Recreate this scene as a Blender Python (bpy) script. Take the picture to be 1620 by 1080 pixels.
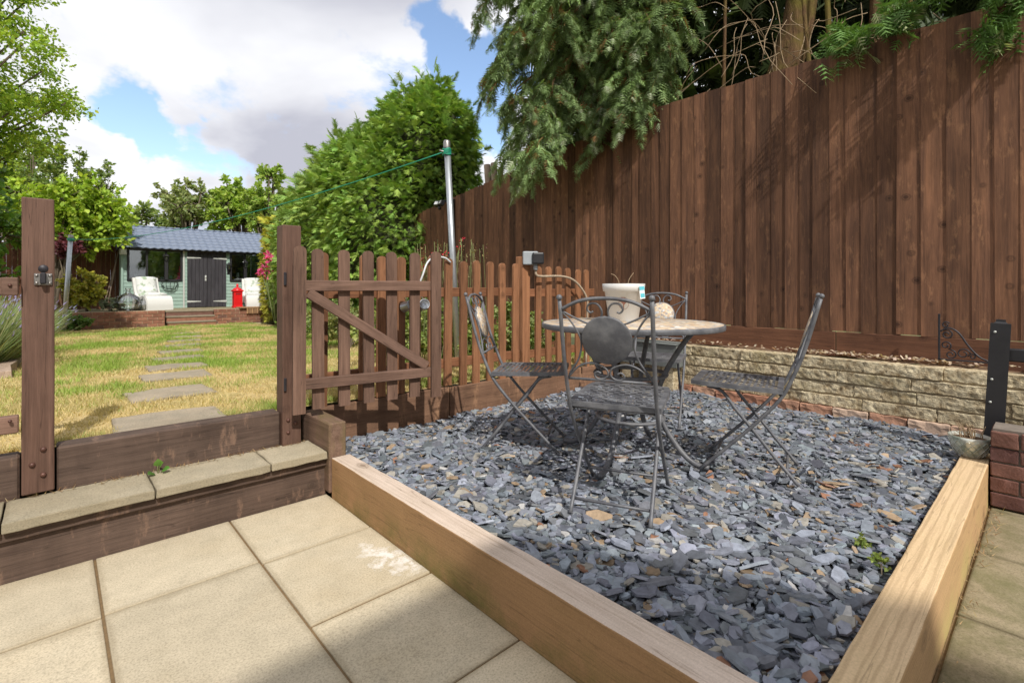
import bpy, bmesh, math, random
import numpy as np
from mathutils import Vector, Matrix, Euler

for o in list(bpy.data.objects):
    bpy.data.objects.remove(o)
SC = bpy.context.scene
COL = SC.collection
R = math.radians
random.seed(7)
RNG = np.random.default_rng(7)

# ------------------------------------------------------------------ camera
CAM_H = 1.15
cd = bpy.data.cameras.new('camera')
cam = bpy.data.objects.new('camera', cd)
COL.objects.link(cam)
cam.location = (0, 0, CAM_H)
cam.rotation_euler = (R(90), 0, R(-42.5))
cd.sensor_width = 36.0
cd.lens = 36.0 * 793 / 1620
cd.shift_y = -85.0 / 1620
cd.clip_start = 0.05
cd.clip_end = 800
cd.dof.use_dof = True
cd.dof.focus_distance = 2.8
cd.dof.aperture_fstop = 5.6
SC.camera = cam

# ------------------------------------------------------------------ light
SUN_EL, SUN_AZ = R(46), R(17)          # light travels towards +y turned SUN_AZ to +x
ldir = Vector((math.sin(SUN_AZ) * math.cos(SUN_EL), math.cos(SUN_AZ) * math.cos(SUN_EL), -math.sin(SUN_EL)))
sl = bpy.data.lights.new('sun', 'SUN')
sun = bpy.data.objects.new('sun', sl)
COL.objects.link(sun)
sl.energy = 2.5
sl.angle = R(0.8)
sl.color = (1.0, 0.955, 0.885)
sun.rotation_euler = ldir.to_track_quat('-Z', 'Y').to_euler()
sun.location = (-3, -10, 12)

def pixdir(u, v):
    t = (u - 810) / 793.0
    a = R(42.5)
    return Vector((math.sin(a) + t * math.cos(a), math.cos(a) - t * math.sin(a), (455 - v) / 793.0)).normalized()

W = bpy.data.worlds.new('World')
SC.world = W
W.use_nodes = True

def build_world():
    nt = W.node_tree
    N, L = nt.nodes, nt.links
    N.clear()
    def mk(t, **k):
        n = N.new(t)
        for a, b in k.items():
            setattr(n, a, b)
        return n
    def math_(op, a, b=None, c=None, clamp=False):
        n = mk('ShaderNodeMath', operation=op, use_clamp=clamp)
        for i, x in enumerate((a, b, c)):
            if x is None:
                continue
            if isinstance(x, (int, float)):
                n.inputs[i].default_value = x
            else:
                L.new(x, n.inputs[i])
        return n.outputs[0]
    out = mk('ShaderNodeOutputWorld')
    sky = mk('ShaderNodeTexSky', sky_type='NISHITA')
    sky.sun_disc = False
    sky.sun_elevation = SUN_EL
    sky.sun_rotation = math.atan2(-ldir.x, -ldir.y)
    sky.dust_density = 1.5
    bg1 = mk('ShaderNodeBackground')
    L.new(sky.outputs[0], bg1.inputs[0])
    bg1.inputs[1].default_value = 0.14
    tc = mk('ShaderNodeTexCoord')
    sep = mk('ShaderNodeSeparateXYZ')
    L.new(tc.outputs['Generated'], sep.inputs[0])
    zc = math_('MAXIMUM', sep.outputs[2], 0.0)
    zz = math_('ADD', zc, 0.28)
    px = math_('DIVIDE', sep.outputs[0], zz)
    py = math_('DIVIDE', sep.outputs[1], zz)
    cmb = mk('ShaderNodeCombineXYZ')
    L.new(px, cmb.inputs[0]); L.new(py, cmb.inputs[1])
    n1 = mk('ShaderNodeTexNoise')
    L.new(cmb.outputs[0], n1.inputs['Vector'])
    n1.inputs['Scale'].default_value = 1.25
    n1.inputs['Detail'].default_value = 9
    n1.inputs['Roughness'].default_value = 0.62
    n1.inputs['Distortion'].default_value = 0.25
    cov = math_('MULTIPLY_ADD', n1.outputs[0], 2.1, -0.55)
    nw = mk('ShaderNodeTexNoise')
    L.new(tc.outputs['Generated'], nw.inputs['Vector'])
    nw.inputs['Scale'].default_value = 7; nw.inputs['Detail'].default_value = 5; nw.inputs['Roughness'].default_value = 0.6
    w1 = mk('ShaderNodeVectorMath', operation='SUBTRACT'); L.new(nw.outputs['Color'], w1.inputs[0]); w1.inputs[1].default_value = (.5, .5, .5)
    w2 = mk('ShaderNodeVectorMath', operation='SCALE'); L.new(w1.outputs[0], w2.inputs[0]); w2.inputs['Scale'].default_value = 0.22
    w3 = mk('ShaderNodeVectorMath', operation='ADD'); L.new(w2.outputs[0], w3.inputs[0]); L.new(tc.outputs['Generated'], w3.inputs[1])
    warp = w3.outputs[0]
    # openings in the cloud deck
    for (u, v, r, s) in ((175, 150, 0.085, 0.55), (222, 200, 0.075, 0.5), (690, 45, 0.06, 0.45), (755, 115, 0.09, 0.8), (748, 210, 0.09, 0.7),
                         (270, 240, 0.07, 0.35), (345, 275, 0.06, 0.3)):
        d = pixdir(u, v)
        dist = mk('ShaderNodeVectorMath', operation='DISTANCE')
        nn = mk('ShaderNodeVectorMath', operation='NORMALIZE')
        L.new(warp, nn.inputs[0])
        L.new(nn.outputs[0], dist.inputs[0])
        dist.inputs[1].default_value = d
        q = math_('DIVIDE', dist.outputs['Value'], r)
        q = math_('SUBTRACT', 1.0, q, clamp=True)
        q = math_('MULTIPLY', q, s)
        cov = math_('SUBTRACT', cov, q)
    mr = mk('ShaderNodeMapRange', interpolation_type='SMOOTHSTEP')
    L.new(cov, mr.inputs[0])
    mr.inputs[1].default_value = 0.12
    mr.inputs[2].default_value = 0.36
    n2 = mk('ShaderNodeTexNoise')
    mp = mk('ShaderNodeMapping')
    mp.inputs['Location'].default_value = (3.15, 1.7, 0)
    L.new(cmb.outputs[0], mp.inputs[0]); L.new(mp.outputs[0], n2.inputs['Vector'])
    n2.inputs['Scale'].default_value = 0.95
    n2.inputs['Detail'].default_value = 6
    n2.inputs['Roughness'].default_value = 0.5
    n2.inputs['Distortion'].default_value = 0.3
    cr = mk('ShaderNodeValToRGB')
    cr.color_ramp.elements[0].position = 0.38
    cr.color_ramp.elements[0].color = (0.70, 0.705, 0.715, 1)
    cr.color_ramp.elements[1].position = 0.60
    cr.color_ramp.elements[1].color = (0.33, 0.335, 0.385, 1)
    L.new(n2.outputs[0], cr.inputs[0])
    bg2 = mk('ShaderNodeBackground')
    L.new(cr.outputs[0], bg2.inputs[0])
    bg2.inputs[1].default_value = 1.0
    mix = mk('ShaderNodeMixShader')
    L.new(mr.outputs[0], mix.inputs[0]); L.new(bg1.outputs[0], mix.inputs[1]); L.new(bg2.outputs[0], mix.inputs[2])
    L.new(mix.outputs[0], out.inputs[0])
build_world()

SC.view_settings.view_transform = 'Standard'
SC.view_settings.look = 'None'
SC.view_settings.exposure = 0.8
SC.view_settings.gamma = 1.0
SC.view_settings.use_curve_mapping = False

# ================================================================== helpers
def srgb(r, g, b, k=1.0):
    f = lambda c: (c / 255 / 12.92 if c / 255 <= 0.04045 else ((c / 255 + 0.055) / 1.055) ** 2.4) * k
    return (f(r), f(g), f(b), 1.0)

class NT:
    """small node-building helper"""
    def __init__(self, name):
        self.m = bpy.data.materials.new(name)
        self.m.use_nodes = True
        self.t = self.m.node_tree
        self.t.nodes.clear()
        self.out = self.n('ShaderNodeOutputMaterial')
        self.b = self.n('ShaderNodeBsdfPrincipled')
        self.l(self.b.outputs[0], self.out.inputs[0])
        self._oc = None
    def n(self, t, **k):
        n = self.t.nodes.new(t)
        for a, b in k.items():
            setattr(n, a, b)
        return n
    def l(self, a, b):
        self.t.links.new(a, b)
    def put(self, sock, x):
        if hasattr(x, 'links'):
            self.l(x, sock)
        else:
            sock.default_value = x
    def coords(self, scale=(1, 1, 1), rand=True, world=False):
        if world:
            g = self.n('ShaderNodeNewGeometry'); v = g.outputs['Position']
        else:
            v = self.n('ShaderNodeTexCoord').outputs['Object']
        mp = self.n('ShaderNodeMapping')
        mp.inputs['Scale'].default_value = scale
        self.l(v, mp.inputs[0])
        if rand and not world:
            oi = self.n('ShaderNodeObjectInfo')
            mu = self.n('ShaderNodeVectorMath', operation='SCALE')
            mu.inputs[0].default_value = (37.0, 23.0, 51.0)
            self.l(oi.outputs['Random'], mu.inputs['Scale'])
            self.l(mu.outputs[0], mp.inputs['Location'])
        return mp.outputs[0]
    def rnd(self):
        return self.n('ShaderNodeObjectInfo').outputs['Random']
    def noise(self, vec, scale=5, detail=4, rough=0.5, dist=0.0):
        n = self.n('ShaderNodeTexNoise')
        self.l(vec, n.inputs['Vector'])
        n.inputs['Scale'].default_value = scale
        n.inputs['Detail'].default_value = detail
        n.inputs['Roughness'].default_value = rough
        n.inputs['Distortion'].default_value = dist
        return n.outputs[0]
    def voro(self, vec, scale=5, feature='F1', out='Distance', rnd=1.0):
        n = self.n('ShaderNodeTexVoronoi', feature=feature)
        self.l(vec, n.inputs['Vector'])
        n.inputs['Scale'].default_value = scale
        n.inputs['Randomness'].default_value = rnd
        return n.outputs[out]
    def ramp(self, fac, *stops):
        n = self.n('ShaderNodeValToRGB')
        e = n.color_ramp.elements
        while len(e) < len(stops):
            e.new(0.5)
        for i, (p, c) in enumerate(stops):
            e[i].position = p
            if isinstance(c, (int, float)):
                c = (c, c, c, 1)
            e[i].color = c
        self.l(fac, n.inputs[0])
        return n.outputs[0]
    def mix(self, fac, a, b, mode='MIX'):
        n = self.n('ShaderNodeMix', data_type='RGBA', blend_type=mode)
        self.put(n.inputs[0], fac)
        self.put(n.inputs[6], a)
        self.put(n.inputs[7], b)
        return n.outputs[2]
    def math(self, op, a, b=0.0, clamp=False):
        n = self.n('ShaderNodeMath', operation=op, use_clamp=clamp)
        self.put(n.inputs[0], a); self.put(n.inputs[1], b)
        return n.outputs[0]
    def bump(self, h, strength=0.3, dist=0.01):
        n = self.n('ShaderNodeBump')
        self.l(h, n.inputs['Height'])
        n.inputs['Strength'].default_value = strength
        n.inputs['Distance'].default_value = dist
        self.l(n.outputs[0], self.b.inputs['Normal'])
    def fin(self, color, rough=0.7, metal=0.0, spec=None):
        self.put(self.b.inputs['Base Color'], color)
        self.put(self.b.inputs['Roughness'], rough)
        self.b.inputs['Metallic'].default_value = metal
        if spec is not None:
            self.b.inputs['Specular IOR Level'].default_value = spec
        return self.m

def wood(name, ca, cb, axis='z', rough=0.75, knots=0.6, var=0.25, worn=None, wornamt=0.5, moss=None, unit_=False):
    t = NT(name)
    al, ac = 1.2, 20.0
    s = {'x': (al, ac, ac), 'y': (ac, al, ac), 'z': (ac, ac, al)}[axis]
    if unit_: s = (20, 2.6, 2.6)
    v = t.coords(s)
    g = t.noise(v, 1.0, 7, 0.65, 0.9)
    s2 = {'x': (4, 120, 120), 'y': (120, 4, 120), 'z': (120, 120, 4)}[axis]
    if unit_: s2 = (30, 15, 8)
    g2 = t.noise(t.coords(s2), 1.0, 4, 0.7)
    dark = tuple(x * 0.5 for x in ca[:3]) + (1,)
    c = t.mix(t.ramp(g, (0.28, 0), (0.72, 1)), ca, cb)
    c = t.mix(t.math('MULTIPLY', t.ramp(g2, (0.5, 0), (0.72, 1)), 0.5), c, dark)
    c = t.mix(t.math('MULTIPLY', t.ramp(g2, (0.30, 1), (0.42, 0)), 0.25), c, tuple(min(1, x * 1.5) for x in cb[:3]) + (1,))
    big = t.coords((3.0, 1.0, 1.0) if not unit_ else (1, .5, 2.6))
    m = t.noise(big, 1.6, 5, 0.65)
    c = t.mix(1.0, c, t.ramp(m, (0.3, 0.72), (0.5, 1.0), (0.7, 1.22)), 'MULTIPLY')
    if axis and not unit_:
        cs = {'x': (0.9, 26, 26), 'y': (26, 0.9, 26), 'z': (26, 26, 0.9)}[axis]
        cr_ = t.noise(t.coords(cs), 1.0, 3, 0.5, 0.3)
        c = t.mix(t.math('MULTIPLY', t.ramp(cr_, (0.492, 0), (0.5, 1), (0.508, 0)), 0.6), c, tuple(x * 0.3 for x in ca[:3]) + (1,))
    if worn is not None:
        w = t.noise(big, 5.0, 7, 0.72)
        c = t.mix(t.math('MULTIPLY', t.ramp(w, (0.55, 0), (0.66, 1)), wornamt), c, worn)
    if moss is not None:
        w = t.noise(big, 2.2, 5, 0.6)
        c = t.mix(t.math('MULTIPLY', t.ramp(w, (0.5, 0), (0.68, 1)), 0.6), c, moss)
    if knots:
        ks = {'x': (9, 9, 9), 'y': (9, 9, 9), 'z': (9, 9, 9)}[axis]
        if unit_: ks = (0.0, 1.25, 20)
        kv = t.coords(ks)
        k = t.voro(kv, 1.0)
        kc = t.n('ShaderNodeSeparateColor'); t.l(t.voro(kv, 1.0, 'F1', 'Color'), kc.inputs[0])
        sel = t.ramp(kc.outputs[0], (0.78, 0), (0.82, 1))
        ring = t.ramp(k, (0.0, 1), (0.10, 1), (0.15, 0.3), (0.19, 0.7), (0.28, 0))
        c = t.mix(t.math('MULTIPLY', t.math('MULTIPLY', ring, sel), knots), c, tuple(x * 0.22 for x in ca[:3]) + (1,))
    r = t.rnd()
    c = t.mix(1.0, c, t.ramp(r, (0, 1 - var), (1, 1 + var * 0.6)), 'MULTIPLY')
    t.bump(t.math('ADD', g, g2), 0.45, 0.004)
    return t.fin(c, rough, spec=0.25)

def flat(name, col, rough=0.6, metal=0.0, var=0.12, scale=30, bump=0.0, spec=None):
    t = NT(name)
    n = t.noise(t.coords(), scale, 5, 0.6)
    c = t.mix(1.0, col, t.ramp(n, (0.25, 1 - var), (0.75, 1 + var)), 'MULTIPLY')
    if bump:
        t.bump(n, bump, 0.004)
    return t.fin(c, rough, metal, spec)

def leafmat(name, trans=0.35, rough=0.55):
    t = NT(name)
    a = t.n('ShaderNodeAttribute', attribute_name='Col')
    t.fin(a.outputs['Color'], rough, spec=0.3)
    tr = t.n('ShaderNodeBsdfTranslucent')
    hs = t.mix(1.0, a.outputs['Color'], (1.25, 1.25, 0.6, 1), 'MULTIPLY')
    t.l(hs, tr.inputs[0])
    mx = t.n('ShaderNodeMixShader')
    mx.inputs[0].default_value = trans
    t.l(t.b.outputs[0], mx.inputs[1]); t.l(tr.outputs[0], mx.inputs[2]); t.l(mx.outputs[0], t.out.inputs[0])
    return t.m

# ---- objects
TM = {}
def thing(name, label=None, cat=None, loc=(0, 0, 0), rz=0.0, group=None, kind=None):
    o = bpy.data.objects.new(name, None)
    o.empty_display_size = 0.1
    COL.objects.link(o)
    o.location = loc
    o.rotation_euler = (0, 0, rz)
    TM[o.name] = Matrix.Translation(loc) @ Matrix.Rotation(rz, 4, 'Z')
    tag(o, label, cat, group, kind)
    return o
def tag(o, label=None, cat=None, group=None, kind=None):
    if label: o['label'] = label
    if cat: o['category'] = cat
    if group: o['group'] = group
    if kind: o['kind'] = kind
    return o
def put(name, me, mat, parent=None, loc=(0, 0, 0), rot=(0, 0, 0), scale=(1, 1, 1), world=False):
    """link a mesh object; world=True keeps world coordinates under its parent"""
    o = bpy.data.objects.new(name, me)
    COL.objects.link(o)
    if mat is not None and len(me.materials) == 0:
        me.materials.append(mat)
    o.location = loc
    o.rotation_euler = rot
    o.scale = scale
    m = Matrix.LocRotScale(Vector(loc), Euler(rot), Vector(scale))
    if parent is not None:
        o.parent = parent
        pm = TM[parent.name]
        if world:
            o.matrix_parent_inverse = pm.inverted()
            TM[o.name] = m
        else:
            TM[o.name] = pm @ m
    else:
        TM[o.name] = m
    return o
def smooth(me, on=True):
    me.polygons.foreach_set('use_smooth', [on] * len(me.polygons))
    return me
def fromb(bm, name='mesh', sm=False):
    me = bpy.data.meshes.new(name)
    bmesh.ops.recalc_face_normals(bm, faces=bm.faces)
    bm.to_mesh(me)
    bm.free()
    if sm: smooth(me)
    return me
_bc = {}
def boxm(sx, sy, sz, bev=0.004, seg=1, key=None):
    """centred box mesh, cached"""
    k = (round(sx, 4), round(sy, 4), round(sz, 4), bev, seg, key)
    if k in _bc: return _bc[k]
    bm = bmesh.new()
    bmesh.ops.create_cube(bm, size=1)
    bmesh.ops.scale(bm, vec=(sx, sy, sz), verts=bm.verts)
    if bev:
        bmesh.ops.bevel(bm, geom=bm.edges[:], offset=bev, segments=seg, affect='EDGES', profile=0.5)
    _bc[k] = fromb(bm, 'box')
    return _bc[k]
def addbox(bm, x0, x1, y0, y1, z0, z1, bev=0.0):
    r = bmesh.ops.create_cube(bm, size=1)
    vs = r['verts']
    bmesh.ops.scale(bm, vec=(x1 - x0, y1 - y0, z1 - z0), verts=vs)
    bmesh.ops.translate(bm, vec=((x0 + x1) / 2, (y0 + y1) / 2, (z0 + z1) / 2), verts=vs)
    if bev:
        es = list({e for v in vs for e in v.link_edges})
        bmesh.ops.bevel(bm, geom=es, offset=bev, segments=1, affect='EDGES')
def bx(name, x0, x1, y0, y1, z0, z1, mat, parent=None, bev=0.004, world=True, key=None):
    me = boxm(x1 - x0, y1 - y0, z1 - z0, bev, 1, key or mat.name)
    return put(name, me, mat, parent, ((x0 + x1) / 2, (y0 + y1) / 2, (z0 + z1) / 2), world=world)
def roughbox(sx, sy, sz, cuts=(3, 2, 2), amp=0.01, seed=0, bev=0.0, freq=9):
    """box with uneven broken faces"""
    from mathutils import noise as mn
    bm = bmesh.new()
    bmesh.ops.create_cube(bm, size=1)
    for ax, c in enumerate(cuts):
        if c > 0:
            es = [e for e in bm.edges if abs((e.verts[0].co - e.verts[1].co)[ax]) > 1e-4]
            bmesh.ops.subdivide_edges(bm, edges=es, cuts=c, use_grid_fill=True)
    bmesh.ops.scale(bm, vec=(sx, sy, sz), verts=bm.verts)
    es = [e for e in bm.edges if len(e.link_faces) == 2 and e.calc_face_angle(0) > 1.0]
    bmesh.ops.bevel(bm, geom=es, offset=min(0.005, sx * .1, sy * .1, sz * .1), segments=2, affect='EDGES', profile=0.5)
    for v in bm.verts:
        p = v.co * freq + Vector((seed * 3.1, seed * 7.7, seed * 1.3))
        v.co += mn.noise_vector(p) * amp
    return fromb(bm, 'rough')
def crv(pts, n=6):
    """catmull-rom resample"""
    P = [Vector(p) for p in pts]
    if len(P) < 3: return P
    P = [P[0] * 2 - P[1]] + P + [P[-1] * 2 - P[-2]]
    out = []
    for i in range(1, len(P) - 2):
        for k in range(n):
            t = k / n
            a, b, c, d = P[i - 1], P[i], P[i + 1], P[i + 2]
            out.append(0.5 * ((2 * b) + (c - a) * t + (2 * a - 5 * b + 4 * c - d) * t * t + (3 * b - a - 3 * c + d) * t ** 3))
    out.append(P[-2])
    return out
def addtube(bm, pts, r, n=6, flat=1.0, closed=False):
    P = [Vector(p) for p in pts]
    rr = r if isinstance(r, (list, tuple)) else [r] * len(P)
    rings = []
    prev = None
    for i, p in enumerate(P):
        if closed:
            d = P[(i + 1) % len(P)] - P[i - 1]
        else:
            d = (P[min(i + 1, len(P) - 1)] - P[max(i - 1, 0)])
        d.normalize()
        if prev is None:
            up = Vector((0, 0, 1)) if abs(d.z) < 0.9 else Vector((1, 0, 0))
            a = d.cross(up).normalized()
        else:
            a = (prev - d * prev.dot(d)).normalized()
        prev = a
        b = d.cross(a)
        rings.append([bm.verts.new(p + (a * math.cos(2 * math.pi * k / n) + b * math.sin(2 * math.pi * k / n) * flat) * rr[i]) for k in range(n)])
    m = len(rings)
    for i in range(m if closed else m - 1):
        q = (i + 1) % m
        for k in range(n):
            bm.faces.new((rings[i][k], rings[i][(k + 1) % n], rings[q][(k + 1) % n], rings[q][k]))
    if not closed:
        bm.faces.new(rings[0][::-1]); bm.faces.new(rings[-1])
def tube(pts, r, n=6, flat=1.0, closed=False):
    bm = bmesh.new()
    addtube(bm, pts, r, n, flat, closed)
    return fromb(bm, 'tube', True)
def addlathe(bm, prof, n=24, c=(0, 0, 0)):
    rings = []
    for (r, z) in prof:
        if r < 1e-5:
            rings.append([bm.verts.new((c[0], c[1], c[2] + z))])
        else:
            rings.append([bm.verts.new((c[0] + r * math.cos(2 * math.pi * k / n), c[1] + r * math.sin(2 * math.pi * k / n), c[2] + z)) for k in range(n)])
    for a, b in zip(rings, rings[1:]):
        for k in range(n):
            k2 = (k + 1) % n
            if len(a) == 1 and len(b) == 1: continue
            if len(a) == 1: bm.faces.new((a[0], b[k2], b[k]))
            elif len(b) == 1: bm.faces.new((a[k], a[k2], b[0]))
            else: bm.faces.new((a[k], a[k2], b[k2], b[k]))
def lathe(prof, n=24, sm=True):
    bm = bmesh.new()
    addlathe(bm, prof, n)
    return fromb(bm, 'lathe', sm)
def sphere(r, u=10, v=7):
    bm = bmesh.new()
    bmesh.ops.create_uvsphere(bm, u_segments=u, v_segments=v, radius=r)
    return fromb(bm, 'ball', True)

# ---- many small faces at once
def scatter(name, tv, tf, pos, X, Y, Z, scale, col, jit=0.0):
    tv = np.asarray(tv, float); tf = np.asarray(tf, int)
    pos = np.asarray(pos, float); N = len(pos); nv = len(tv); nf = len(tf)
    scale = np.asarray(scale, float)
    if scale.ndim == 1: scale = np.repeat(scale[:, None], 3, 1)
    V = (pos[:, None, :] + X[:, None, :] * (tv[None, :, 0:1] * scale[:, None, 0:1])
         + Y[:, None, :] * (tv[None, :, 1:2] * scale[:, None, 1:2])
         + Z[:, None, :] * (tv[None, :, 2:3] * scale[:, None, 2:3]))
    V = V.reshape(-1, 3)
    F = (tf[None] + (np.arange(N) * nv)[:, None, None]).reshape(-1)
    me = bpy.data.meshes.new(name)
    me.vertices.add(len(V)); me.vertices.foreach_set('co', V.ravel())
    me.loops.add(len(F)); me.loops.foreach_set('vertex_index', F.astype(np.int32))
    me.polygons.add(N * nf); me.polygons.foreach_set('loop_start', np.arange(0, len(F), 3, dtype=np.int32))
    c = np.ones((N, nv, 4)); c[:, :, :3] = np.asarray(col)[:, None, :]
    at = me.attributes.new('Col', 'FLOAT_COLOR', 'POINT')
    at.data.foreach_set('color', c.ravel())
    me.update(calc_edges=True)
    return me
def unit(a):
    return a / np.maximum(np.linalg.norm(a, axis=1, keepdims=True), 1e-9)
def frames(d, up=None, roll=0.0):
    """Y along d, Z roughly up"""
    d = unit(d)
    N = len(d)
    if up is None: up = np.tile((0, 0, 1.0), (N, 1))
    X = np.cross(d, up)
    bad = np.linalg.norm(X, axis=1) < 1e-3
    X[bad] = (1, 0, 0)
    X = unit(X); Z = np.cross(X, d)
    if roll:
        a = RNG.normal(0, roll, N)[:, None]
        X, Z = X * np.cos(a) + Z * np.sin(a), Z * np.cos(a) - X * np.sin(a)
    return X, d, Z
LEAF_V = [(0, 0, 0), (-.32, .35, .07), (.32, .35, .07), (0, 1, -.12), (-.24, .7, .02), (.24, .7, .02)]
LEAF_F = [(0, 2, 1), (1, 2, 5), (1, 5, 4), (4, 5, 3)]
def spray_template(n=6, seed=1, droop=0.25):
    r = random.Random(seed)
    v, f = [], []
    def tri(a, b, c):
        i = len(v); v.extend((a, b, c)); f.append((i, i + 1, i + 2))
    tri((-.035, 0, 0), (.035, 0, 0), (0, 1, -droop))
    for i in range(n):
        y = .08 + .78 * i / n
        l = (.46 * (1 - .62 * i / n)) * r.uniform(.8, 1.15)
        for s in (-1, 1):
            z = -droop * y * y
            yy = y + r.uniform(-.03, .03)
            tip = (s * l, yy + l * .75, z - .12 * l - r.uniform(0, .08))
            tri((0, yy - .05, z), (0, yy + .08, z), tip)
            tri((s * l * .35, yy + l * .2, z), (s * l * .55, yy + l * .55, z + .01), (s * l * .95, yy + l * 1.15 - .3 * l, z - .16 * l))
    return v, f
def fine_template(seed):
    r = random.Random(seed)
    v, f = [], []
    def tri(a, b, c):
        i = len(v); v.extend((a, b, c)); f.append((i, i + 1, i + 2))
    tri((-.05, 0, 0), (.05, 0, 0), (0, 1, -.28))
    for i in range(5):
        y = .05 + .72 * i / 5
        l = .52 * (1 - .55 * i / 5) * r.uniform(.8, 1.2)
        for s in (-1, 1):
            z = -.28 * y * y
            tri((0, y - .07, z), (0, y + .10, z), (s * l, y + l * .8, z - .2 * l - r.uniform(0, .06)))
    return v, f
FINE = [fine_template(s) for s in range(4)]
SPRAYS = [spray_template(4, s, 0.2 + 0.12 * (s % 3)) for s in range(4)]
def vary(base, n, hv=0.12, vv=0.3, alt=None, altp=0.0):
    c = np.tile(np.array(base[:3]), (n, 1)) * (1 + RNG.uniform(-vv, vv, (n, 1))) * (1 + RNG.uniform(-hv, hv, (n, 3)))
    if alt is not None:
        m = RNG.random(n) < altp
        c[m] = np.array(alt[:3]) * (1 + RNG.uniform(-vv, vv, (m.sum(), 1)))
    return np.clip(c, 0.002, 0.95)

# ================================================================== materials
M_FENCE = wood('fence_wood', srgb(82, 58, 46), srgb(134, 95, 70), 'z', 0.8, 0.7, 0.5, srgb(160, 118, 86), 0.45, None, True)
M_GRAVELB = wood('gravel_board_wood', srgb(92, 62, 47), srgb(124, 86, 64), 'y', 0.8, 0.4, 0.2)
M_PICKET = wood('picket_wood', srgb(116, 78, 54), srgb(158, 112, 80), 'z', 0.6, 0.5, 0.25)
M_PICKETX = wood('picket_rail_wood', srgb(112, 74, 52), srgb(146, 100, 70), 'x', 0.6, 0.4, 0.2)
M_GATE = wood('gate_wood', srgb(92, 69, 57), srgb(124, 97, 82), 'z', 0.7, 0.3, 0.15)
M_GATEX = wood('gate_rail_wood', srgb(94, 71, 58), srgb(132, 104, 90), 'x', 0.7, 0.3, 0.15)
M_POST = wood('gate_post_wood', srgb(88, 65, 54), srgb(114, 87, 74), 'z', 0.65, 0.3, 0.1)
M_SLEEPER = wood('dark_sleeper_wood', srgb(72, 57, 49), srgb(104, 86, 75), 'x', 0.8, 0.4, 0.15, srgb(150, 120, 100), 0.55)
M_STUB = wood('mossy_sleeper_wood', srgb(100, 78, 64), srgb(134, 108, 92), 'y', 0.85, 0.2, 0.1, None, 0, srgb(104, 98, 48))
M_BASE = wood('base_board_wood', srgb(106, 79, 62), srgb(138, 106, 84), 'x', 0.8, 0.3, 0.15, srgb(176, 136, 104), 0.5)
M_OLD = wood('old_wood', srgb(136, 116, 100), srgb(176, 156, 138), 'z', 0.9, 0.0, 0.25)
M_BACKF = wood('far_fence_wood', srgb(84, 54, 42), srgb(120, 80, 58), 'z', 0.8, 0.2, 0.3)
M_PALLET = wood('pallet_wood', srgb(150, 116, 84), srgb(186, 150, 112), 'x', 0.8, 0.2, 0.3)

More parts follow.
